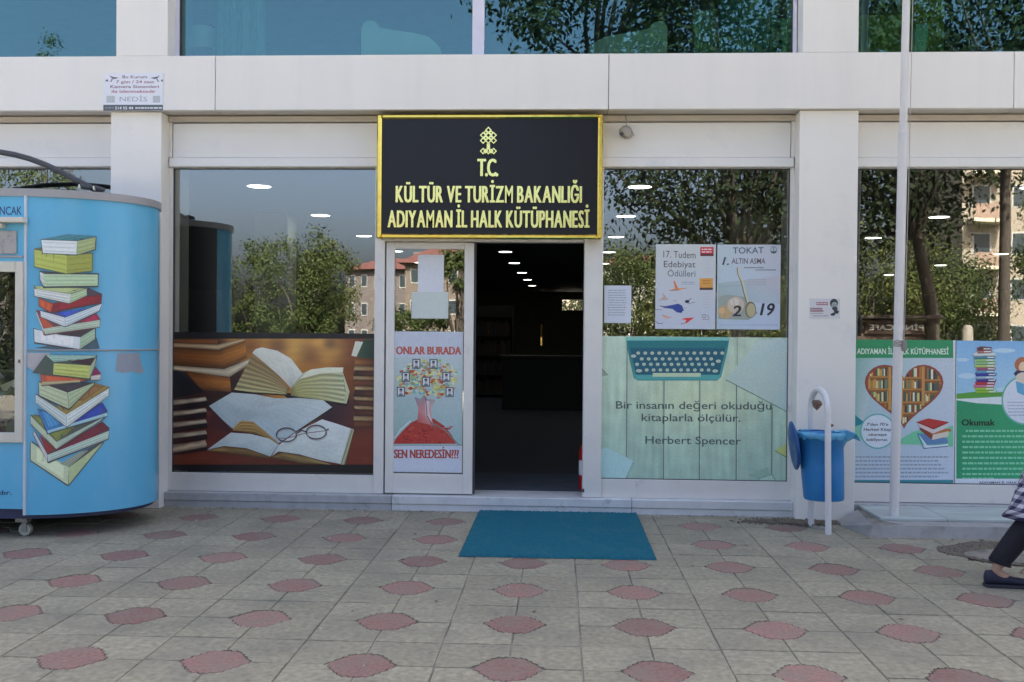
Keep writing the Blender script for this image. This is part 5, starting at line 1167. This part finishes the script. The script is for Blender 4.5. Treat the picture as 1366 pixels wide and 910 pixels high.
# ================================================================== THE WALKER AT THE RIGHT EDGE
SKIN = mat('skin', (.45, .27, .19), .5, var=.06); NAVYC = mat('navy_trouser_cloth', (.006, .006, .014), .8, var=.2, bump=.3, bscale=200)
SHOE = mat('navy_canvas_shoe', (.016, .018, .042), .7, var=.2); SOLE = mat('dark_sole', (.03, .03, .05), .6)
def gingham():
    m = bpy.data.materials.new('gingham_cloth'); m.use_nodes = True; n = m.node_tree.nodes; l = m.node_tree.links; b = n['Principled BSDF']; b.inputs['Roughness'].default_value = .85
    ge = n.new('ShaderNodeNewGeometry'); sp = n.new('ShaderNodeSeparateXYZ'); l.new(ge.outputs['Position'], sp.inputs[0])
    def band(sock, per, ph=0):
        a = n.new('ShaderNodeMath'); a.operation = 'MULTIPLY_ADD'; a.inputs[1].default_value = 1/per; a.inputs[2].default_value = ph+50; l.new(sock, a.inputs[0])
        f = n.new('ShaderNodeMath'); f.operation = 'FRACT'; l.new(a.outputs[0], f.inputs[0])
        g2 = n.new('ShaderNodeMath'); g2.operation = 'GREATER_THAN'; g2.inputs[1].default_value = .5; l.new(f.outputs[0], g2.inputs[0]); return g2.outputs[0]
    ad0 = n.new('ShaderNodeMath'); ad0.operation = 'MULTIPLY_ADD'; ad0.inputs[1].default_value = .6; l.new(sp.outputs[1], ad0.inputs[0]); l.new(sp.outputs[0], ad0.inputs[2])
    h = band(sp.outputs[2], .046); v = band(ad0.outputs[0], .046)
    ad = n.new('ShaderNodeMath'); ad.operation = 'ADD'; l.new(h, ad.inputs[0]); l.new(v, ad.inputs[1])
    d2 = n.new('ShaderNodeMath'); d2.operation = 'MULTIPLY'; d2.inputs[1].default_value = .5; l.new(ad.outputs[0], d2.inputs[0])
    cr = n.new('ShaderNodeMix'); cr.data_type = 'RGBA'; cr.inputs[6].default_value = (.022, .018, .075, 1); cr.inputs[7].default_value = (.55, .55, .62, 1)
    pw = n.new('ShaderNodeMath'); pw.operation = 'POWER'; pw.inputs[1].default_value = 1.6; l.new(d2.outputs[0], pw.inputs[0]); l.new(pw.outputs[0], cr.inputs[0])
    l.new(cr.outputs[2], b.inputs['Base Color']); return m
GING = gingham()
wk = thing('person', 'person in checked coat, dark trousers and navy shoes walking at the right edge', 'person', (3.05, -2.03, 0))
# body: skinned skeleton, joints in order
J = {'pel': (3.06, -2.05, .92, .13), 'waist': (3.06, -2.05, 1.08, .11), 'chest': (3.08, -2.05, 1.30, .135), 'neck': (3.10, -2.05, 1.46, .05), 'nk2': (3.115, -2.05, 1.52, .048), 'head': (3.13, -2.05, 1.60, .085), 'crown': (3.13, -2.05, 1.69, .07),
     'hipA': (3.04, -2.13, .88, .09), 'kneeA': (2.90, -2.09, .50, .058), 'calA': (2.80, -2.07, .36, .052), 'ankA': (2.630, -2.05, .10, .034), 'footA': (2.70, -2.05, .045, .036), 'toeA': (2.78, -2.05, .03, .028),
     'hipB': (3.06, -1.96, .88, .09), 'kneeB': (3.24, -1.97, .49, .058), 'calB': (3.29, -1.97, .35, .05), 'ankB': (3.38, -1.97, .09, .034), 'footB': (3.46, -1.97, .06, .034), 'toeB': (3.53, -1.97, .06, .026),
     'shA': (3.08, -2.23, 1.38, .055), 'elA': (3.16, -2.30, 1.10, .042), 'wrA': (3.30, -2.27, .92, .026), 'paA': (3.335, -2.265, .875, .030),
     'shB': (3.08, -1.87, 1.38, .055), 'elB': (3.00, -1.80, 1.10, .042), 'wrB': (3.04, -1.80, .86, .026), 'paB': (3.055, -1.80, .81, .030)}
E_ = [('pel', 'waist'), ('waist', 'chest'), ('chest', 'neck'), ('neck', 'nk2'), ('nk2', 'head'), ('head', 'crown')]
for s_ in 'AB': E_ += [('pel', 'hip'+s_), ('hip'+s_, 'knee'+s_), ('knee'+s_, 'cal'+s_), ('cal'+s_, 'ank'+s_), ('ank'+s_, 'foot'+s_), ('foot'+s_, 'toe'+s_), ('chest', 'sh'+s_), ('sh'+s_, 'el'+s_), ('el'+s_, 'wr'+s_), ('wr'+s_, 'pa'+s_)]
names = list(J)
for s_, dx in (('A', .02), ('B', .008)):
    px_, py_, pz_, _ = J['pa'+s_]
    for k, (oy, L) in enumerate(((-.024, .06), (-.008, .07), (.008, .066), (.022, .052))):
        J['f1%s%d' % (s_, k)] = (px_+.02, py_+oy, pz_-.035, .0085); J['f2%s%d' % (s_, k)] = (px_+.02-.3*L, py_+oy, pz_-.035-L*.8, .0075)
        E_ += [('pa'+s_, 'f1%s%d' % (s_, k)), ('f1%s%d' % (s_, k), 'f2%s%d' % (s_, k))]
    J['t1'+s_] = (px_+.035, py_-.0, pz_-.005, .010); J['t2'+s_] = (px_+.048, py_-.005, pz_-.04, .008); E_ += [('pa'+s_, 't1'+s_), ('t1'+s_, 't2'+s_)]
names = list(J); o3 = Vector((3.05, -2.03, 0))
me = bpy.data.meshes.new('body'); me.from_pydata([tuple(Vector(J[n_][:3])-o3) for n_ in names], [(names.index(a), names.index(b2)) for a, b2 in E_], [])
body = bpy.data.objects.new('body', me); C.objects.link(body); body.parent = wk; ORG[body.name] = o3
md = body.modifiers.new('Skin', 'SKIN'); md.use_smooth_shade = True
for k, n_ in enumerate(names):
    sv_ = me.skin_vertices[0].data[k]; sv_.radius = (J[n_][3],)*2; sv_.use_root = (n_ == 'pel')
ss = body.modifiers.new('Subdiv', 'SUBSURF'); ss.levels = ss.render_levels = 2; me.materials.append(SKIN)
def loop(cx, cy, cz, rx, ry, n=20, amp=0, seed=0, tx=0.0):
    r = random.Random(seed); return [(cx+rx*math.cos(2*math.pi*k/n)*(1+amp*math.sin(5*k+seed)), cy+ry*math.sin(2*math.pi*k/n)*(1+amp*math.sin(4*k+seed)), cz+tx*math.cos(2*math.pi*k/n)) for k in range(n)]
for s_, kk in (('A', 1), ('B', -1)):
    h, kn, cf, an = (Vector(J[q+s_][:3]) for q in ('hip', 'knee', 'cal', 'ank'))
    hem = an.lerp(cf, .14)
    m = MB().loft([loop(h.x, h.y, h.z+.06, .12, .10, amp=.0), loop(h.x, h.y, h.z-.1, .115, .10, amp=.01), loop(kn.x, kn.y, kn.z, .088, .085, amp=.02, seed=2), loop(cf.x-.005, cf.y, cf.z, .080, .078, amp=.025, seed=3), loop((cf.x+hem.x)/2, hem.y, (cf.z+hem.z)/2, .072, .068, amp=.03, seed=5, tx=-.01), loop(hem.x+.006, hem.y, hem.z+.02, .062, .058, amp=.03, seed=6, tx=-.016), loop(hem.x+.008, hem.y, hem.z, .060, .056, amp=.03, seed=7, tx=-.018)])
    m.build('trouser_leg', NAVYC, wk)
    # shoe: lofted along its length
    f0 = an.x-.058; z0 = 0.004 if s_ == 'A' else .03; tilt = 0 if s_ == 'A' else .10
    def sec(t, w_, hb, ht, dz=0):
        x = f0+t; zz = z0+dz+tilt*t
        return [(x, an.y+w_*math.cos(a_)*(.96 if math.sin(a_) > 0 else 1), zz+hb+(ht-hb)*(.5+.5*math.sin(a_))) for a_ in [2*math.pi*k/14 for k in range(14)]]
    S = [sec(0, .014, .02, .075), sec(.008, .028, .012, .095), sec(.04, .034, .010, .098), sec(.085, .036, .010, .082), (sec(.12, .038, .010, .078)), sec(.165, .044, .010, .062), sec(.21, .045, .010, .052), sec(.245, .036, .012, .044), sec(.265, .020, .014, .034)]
    sh = MB().loft(S).build('shoe', SHOE, wk)
    SS = []
    for t, w_ in ((-.002, .020), (.01, .033), (.05, .037), (.11, .038), (.165, .047), (.215, .047), (.252, .034), (.270, .014)):
        x = f0+t; zz = z0+tilt*t; SS.append([(x, an.y-w_, zz), (x, an.y+w_, zz), (x, an.y+w_, zz+.016), (x, an.y-w_, zz+.016)])
    MB().loft(SS, smooth=False).build('sole', SOLE, sh)
    MB().tube([(f0+.10, an.y-.016, z0+.081), (f0+.10, an.y+.016, z0+.081)], .004, 6).tube([(f0+.125, an.y-.017, z0+.075), (f0+.125, an.y+.017, z0+.075)], .004, 6).build('lace', SOLE, sh)
# coat: flared, gingham, with the hem trailing behind
xh = P(1346, 692, -2.1).x; zh = P(1340, 692, -2.1).z
rings = [loop(3.10, -2.05, 1.47, .07, .09, 32), loop(3.09, -2.05, 1.42, .11, .19, 32), loop(3.08, -2.05, 1.30, .145, .20, 32), loop(3.07, -2.05, 1.05, .14, .17, 32, .01), loop(3.05, -2.05, .90, .175, .20, 32, .02, 1), loop(3.04, -2.05, .74, .20, .21, 32, .03, 1), loop(3.04, -2.05, .58, .265, .22, 32, .035, 1, -.0), loop(3.05, -2.05, zh+.06, .31, .23, 32, .035, 1, .01), loop(3.06, -2.05, zh+.015, 3.06-xh, .235, 32, .03, 1, .02), loop(3.06, -2.05, zh+.02, (3.06-xh)*.96, .225, 32, .03, 1, .02)]
MB().loft(rings, cap=False).build('coat', GING, wk)
for s_ in 'AB':
    a_, b2, c_ = (Vector(J[q+s_][:3]) for q in ('sh', 'el', 'wr'))
    MB().tube([a_+(Vector((0, 0, .02))), a_.lerp(b2, .5), b2, b2.lerp(c_, .6), c_], [.062, .060, .056, .05, .045], 14).build('sleeve', GING, wk)
hd = Vector((3.13, -2.05, 1.62))
MB().loft([loop(hd.x-.014, hd.y, 1.50, .09, .085), loop(hd.x-.02, hd.y, 1.56, .105, .098), loop(hd.x-.024, hd.y, 1.64, .108, .102), loop(hd.x-.018, hd.y, 1.71, .095, .092), loop(hd.x-.012, hd.y, 1.76, .05, .05)]).build('hair', mat('dark_hair', (.02, .014, .01), .5, var=.3, vscale=60), wk)
fc = MB()
fc.loft([[(hd.x+.086+dx, hd.y+r_*math.cos(t*math.pi/5), 1.595+dz+r_*1.4*math.sin(t*math.pi/5)) for t in range(10)] for dx, dz, r_ in ((-.02, .01, .018), (.012, -.006, .012), (.02, -.01, .004))]); fc.build('nose', SKIN, wk)
for sy in (-1, 1):
    MB().lathe(hd.x+.077, hd.y+sy*.03, [(.002, 1.622), (.010, 1.628), (.002, 1.634)], 8).build('eye', mat('eye_dark', (.03, .02, .02), .2), wk)
MB().box(hd.x+.07, hd.x+.084, hd.y-.022, hd.y+.022, 1.555, 1.563, bev=.002).build('mouth', mat('lips', (.35, .12, .11), .5), wk)

# ================================================================== ACROSS THE SQUARE (seen in the glass)
def tree(name, label, x, y, h, crx, cz0, nleaf, size, lm, seed, per=170, sgk=.13, group='trees across the square', rz=None, tr=.12, lean=0.0, ry=None):
    """crown ellipsoid spans cz0..h"""
    r = random.Random(seed); t = thing(name, label, 'tree', (x, y, 0), group); cz = (h+cz0)/2; rzz = (h-cz0)/2; ry = ry or crx
    ncl = max(22, int(nleaf/per)); cl = []
    while len(cl) < ncl:
        p = Vector((r.uniform(-1, 1), r.uniform(-1, 1), r.uniform(-1, 1)))
        if p.length > 1 or p.length < .25: continue
        if noise.noise(p*2.1+Vector((seed*3.1, 0, 0))) < -.12: continue
        k = 1+.22*noise.noise(p*1.7+Vector((0, seed, 0)))
        cl.append(Vector((x+lean+p.x*crx*k, y+p.y*ry*k, cz+p.z*rzz*k)))
    b = MB(); fk = Vector((x+lean*.5, y, cz0+.15*(cz-cz0)))
    b.tube([(x, y, -.1), (x+.02, y, fk.z*.5), fk], [tr*1.25, tr, tr*.8], 9)
    tips = [c for c in r.sample(cl, min(len(cl), 14))]
    for c in tips:
        mid = fk.lerp(c, .5)+Vector((r.uniform(-.2, .2), r.uniform(-.2, .2), r.uniform(0, .3))); b.tube([fk+Vector((0, 0, -.1)), mid, c], [tr*.5, tr*.28, tr*.08], 6, cap=False)
    b.build('trunk', BARK, t)
    n = nleaf; rs = np.random.RandomState(seed); ci = rs.randint(0, len(cl), n); cc = np.array([tuple(c) for c in cl])[ci]
    sg_ = crx*sgk+.05; pos = cc+rs.normal(0, 1, (n, 3))*np.array([sg_, sg_, sg_*.75])
    nn = (pos-cc)/sg_+rs.normal(0, .45, (n, 3))+np.array([0, 0, .5]); nn /= np.linalg.norm(nn, axis=1)[:, None]
    a_ = rs.normal(0, 1, (n, 3)); a_ -= nn*np.sum(a_*nn, axis=1)[:, None]; a_ /= np.linalg.norm(a_, axis=1)[:, None]; b2 = np.cross(nn, a_); b2 -= a_*np.sum(a_*b2, axis=1)[:, None]; b2 /= np.linalg.norm(b2, axis=1)[:, None]
    s_ = (size*rs.uniform(.6, 1.25, n))[:, None]
    V = np.stack([pos-a_*s_*.5, pos+b2*s_*.26-a_*s_*.05, pos+a_*s_*.5, pos-b2*s_*.26-a_*s_*.05], axis=1).reshape(-1, 3)-np.array([x, y, 0])
    me = bpy.data.meshes.new('crown'); me.vertices.add(4*n); me.vertices.foreach_set('co', V.ravel()); me.loops.add(4*n); me.polygons.add(n)
    me.loops.foreach_set('vertex_index', np.arange(4*n, dtype=np.int32)); me.polygons.foreach_set('loop_start', np.arange(0, 4*n, 4, dtype=np.int32)); me.polygons.foreach_set('loop_total', np.full(n, 4, dtype=np.int32))
    me.update(calc_edges=True); me.validate(); me.materials.append(lm)
    o = bpy.data.objects.new('crown', me); C.objects.link(o); o.parent = t; ORG[o.name] = Vector((x, y, 0)); return t
def mir(px, py, D):      # place whose mirror image in the shop glass appears at this pixel, D metres from the camera's mirror image
    d = ray(px, py); t = D/d.y; p = CAM+d*t; return p.x, 2*GY-p.y, p.z
# near dark trees
x, y, _ = mir(985, 300, 19.5); tree('broadleaf_tree', 'dark near tree reflected in the shop window with the two event posters', x, y, 9.4, 3.1, 2.3, 30000, .13, LEAFD, 11, tr=.13)
x, y, _ = mir(1243, 440, 22); tree('broadleaf_tree', 'dark tree with forked trunk reflected beside the flagpole', x, y, 10.2, 2.7, 3.3, 14000, .15, LEAFD, 12, tr=.15, lean=-.7)
x, y, _ = mir(1338, 440, 19.5); tree('broadleaf_tree', 'dark straight trunked tree reflected at the right edge of the photo', x, y, 9.6, 2.4, 5.2, 4500, .15, LEAFD, 13, tr=.11)
# mid green and sunlit trees farther off
for k, (px, D, ht, rad, c0, m_, lab) in enumerate((
    (402, 38, 5.6, 1.9, .6, LEAFG, 'sunlit bushy tree reflected in the middle of the left shop window'),
    (440, 42, 5.7, 1.5, .5, LEAFY, 'olive green tree reflected before the red roofed house'),
    (340, 44, 5.9, 1.5, .5, LEAFG, 'dense green tree reflected beside the cabin'),
    (612, 30, 4.4, .75, .5, LEAFG, 'tall green tree reflected in the door glass'),
    (545, 32, 2.4, 1.0, .3, LEAFG, 'low green tree reflected below the papers on the door'),
    (840, 40, 5.2, 3.0, .4, LEAFG, 'round green tree reflected behind the small white notice'),
    (940, 36, 4.6, 2.6, .3, LEAFY, 'yellowish tree reflected low behind the event posters'),
    (1060, 38, 5.4, 2.8, .4, LEAFG, 'green tree hidden mostly by the right pillar'),
    (1165, 34, 6.2, 2.4, .5, LEAFY, 'light green tree reflected left of the flagpole'),
    (1262, 36, 4.3, 2.6, .3, LEAFG, 'low sunlit tree reflected below the balconies'),
    (1440, 30, 6.8, 2.2, .4, LEAFG, 'leafy green tree reflected at the far right'),
    (66, 40, 14.0, 1.5, 3.0, LEAFG, 'tall slender tree reflected in the upper left window'),
    (200, 46, 5.5, 3.2, .5, LEAFG, 'green tree across the square behind the cabin'),
    (760, 44, 4.6, 2.8, .4, LEAFG, 'green tree straight across the square'))):
    x, y, _ = mir(px, 440, D); tree('broadleaf_tree', lab, x, y, ht, rad, c0, int(2500+2400*rad**2) if ht < 9 else 6000, .13, m_, 30+k, tr=.12)
# small leafy sprays high up for the upper panes: two tall trees of the near row
x, y, _ = mir(780, 440, 20); tree('broadleaf_tree', 'tall dark tree reflected in the right half of the central upper window', x, y, 11.0, 2.5, 6.0, 9000, .16, LEAFD, 51, tr=.12, lean=.35)

def house(label, x0, x1, y0, y1, h, wall, floors, cols, roofm=None, balc=False, name='apartment_building', hip=1.4):
    t = thing(name, label, 'building', ((x0+x1)/2, (y0+y1)/2, 0)); MB().box(x0, x1, y0, y1, -.1, h).build('wall', wall, t)
    fh = h/floors; wm = mat('far_window_frame', (.3, .3, .3), .5); gm = mat('far_window_glass', (.03, .04, .05), .15)
    for f_ in range(floors):
        for c_ in range(cols):
            cx = x0+(c_+.5)*(x1-x0)/cols; z = f_*fh+fh*.32; ww = (x1-x0)/cols*.24
            w_ = MB().box(cx-ww, cx+ww, y1-.05, y1+.03, z, z+fh*.48).build('window', wm, t); MB().box(cx-ww*.85, cx+ww*.85, y1+.031, y1+.04, z+.08, z+fh*.48-.08).build('pane', gm, w_)
            if balc and f_ and c_ % 2 == 0:
                bl = MB().box(cx-ww*1.7, cx+ww*1.9, y1+.001, y1+1.3, f_*fh-.08, f_*fh+.12).build('balcony', mat('balcony_slab', (.46, .42, .33), .7), t)
                MB().box(cx-ww*1.7, cx+ww*1.9, y1+1.24, y1+1.3, f_*fh+.12, f_*fh+.95).build('parapet', mat('balcony_parapet', (.22, .15, .12), .7), bl)
    if roofm:
        e = .5; mx = (x1-x0)*.28; my = (y0+y1)/2
        MB().add([(x0-e, y0-e, h), (x1+e, y0-e, h), (x1+e, y1+e, h), (x0-e, y1+e, h), (x0+mx, my, h+hip), (x1-mx, my, h+hip)], [(0, 1, 5, 4), (1, 2, 5), (2, 3, 4, 5), (3, 0, 4), (3, 2, 1, 0)]).build('roof', roofm, t)
        MB().box((x0+x1)/2+1, (x0+x1)/2+1.6, my-.3, my+.3, h+hip*.4, h+hip+.5).build('chimney', wall, t)
    else: MB().box(x0-.1, x1+.1, y0-.1, y1+.1, h, h+.5).build('roof', mat('pale_parapet', (.55, .52, .46), .8), t)
    return t
ROOFR = mat('red_roof_tiles', (.10, .035, .03), .8, var=.2, vscale=8)
house('red roofed greyish house reflected at the right of the left shop window', -16.5, -9.6, -78, -66, 6.3, mat('mauve_render', (.10, .085, .085), .9), 3, 7, ROOFR)
house('salmon apartment house reflected in the upper glass of the door', -10.4, -6.5, -66, -57, 6.2, mat('salmon_render', (.12, .095, .08), .9), 3, 3, mat('dark_red_roof', (.10, .035, .03), .8))
house('tall cream and salmon block with balconies reflected at the far right', 24.5, 31.5, -64, -52, 17, mat('cream_render', (.24, .205, .17), .9), 6, 3, None, True)
house('long pale apartment block beyond the trees on the left of the square', -60, -34, -90, -76, 9, mat('pale_render', (.17, .16, .15), .9), 3, 10, ROOFR)
house('grey apartment block hidden behind the trees in the middle of the square', 2, 18, -96, -84, 8, mat('grey_render', (.36, .35, .34), .9), 3, 7, ROOFR)
# cafe kiosk with a dark brown, white lettered name board facing the library
x, y, z_ = mir(1198, 433, 22)
ck = thing('cafe_kiosk', 'dark brown cafe kiosk with white name board reflected left and right of the flagpole', 'kiosk', (x, y-1, 0)); DB = mat('dark_brown_boards', (.05, .03, .022), .7, var=.3, stretch=(1, 1, 8))
bx('wall', DB, ck, x-.95, x+.75, y-2.2, y-.06, 0, 1.75, .01); bx('roof', mat('brown_roof', (.03, .02, .016), .7), ck, x-1.1, x+.9, y-2.4, y+.25, 1.9, 1.97, .01)
bx('name_board', DB, ck, x-.72, x+.62, y-.05, y, 1.55, 1.86, .005)
vs, fs = text2d('PİNO CAFE', .01); a_ = min(v[0] for v in vs); b2 = max(v[0] for v in vs)
MB().add([(x+.55-(v[0]-a_)/(b2-a_)*1.17, y+.004, 1.64+v[1]/CAPH*.12) for v in vs], fs).build('lettering', mat('white_letters', (.6, .6, .58), .5), ck, fix=False)
bx('counter', mat('pale_counter', (.6, .58, .52), .6), ck, x-.95, x+.6, y+.0, y+.2, 1.12, 1.17, .01)
x, y, z_ = mir(1290, 436, 21); b = MB().loft([loop(x, y, -.05, .12, .10, 10), loop(x, y, z_-.05, .11, .10, 10), loop(x, y, z_+.03, .06, .06, 10)])
tag(b.build('stone_post', mat('pale_stone', (.2, .18, .16), .8), loc=(x, y, 0)), 'pale stone post reflected right above the green poster', 'post')
hb = MB(); rr = random.Random(44)
for k in range(9000):
    x = rr.uniform(-26, 26); y = -30+rr.gauss(0, .5); z = rr.uniform(0, 1.25); s_ = rr.uniform(.06, .14); a_ = Vector((rr.gauss(0, 1), rr.gauss(0, 1), rr.gauss(0, 1))).normalized()*s_; b2 = Vector((rr.gauss(0, 1), rr.gauss(0, 1), rr.gauss(0, 1))).normalized()*s_*.6; p = Vector((x, y, z))
    hb.add([p-a_, p+b2, p+a_, p-b2], [(0, 1, 2, 3)])
tag(hb.build('hedge', LEAFG, fix=False), 'long clipped hedge running across the far side of the square', 'hedge'); bpy.data.objects['hedge']['kind'] = 'stuff'

x, y = 1.2, 31.0
tree('broadleaf_tree', 'tree behind the library glimpsed through its small rear window', x, y, 5.5, 2.6, 1.0, 5000, .2, LEAFG, 71)
x, y = -2.2, 30.0
tree('broadleaf_tree', 'unseen tree added behind the library to dim the rear slit', x, y, 5.0, 2.2, .6, 5000, .2, LEAFG, 72)  # added outside to cut the brightness behind the slit

tree('broadleaf_tree', 'green tree on the left of the square reflected in the cabin window', -17.5, -22.0, 7.5, 3.0, .6, 14000, .14, LEAFG, 81)
tree('broadleaf_tree', 'dark green tree at the far left of the square', -24.0, -26.0, 7.0, 3.0, .6, 12000, .14, LEAFG, 82)
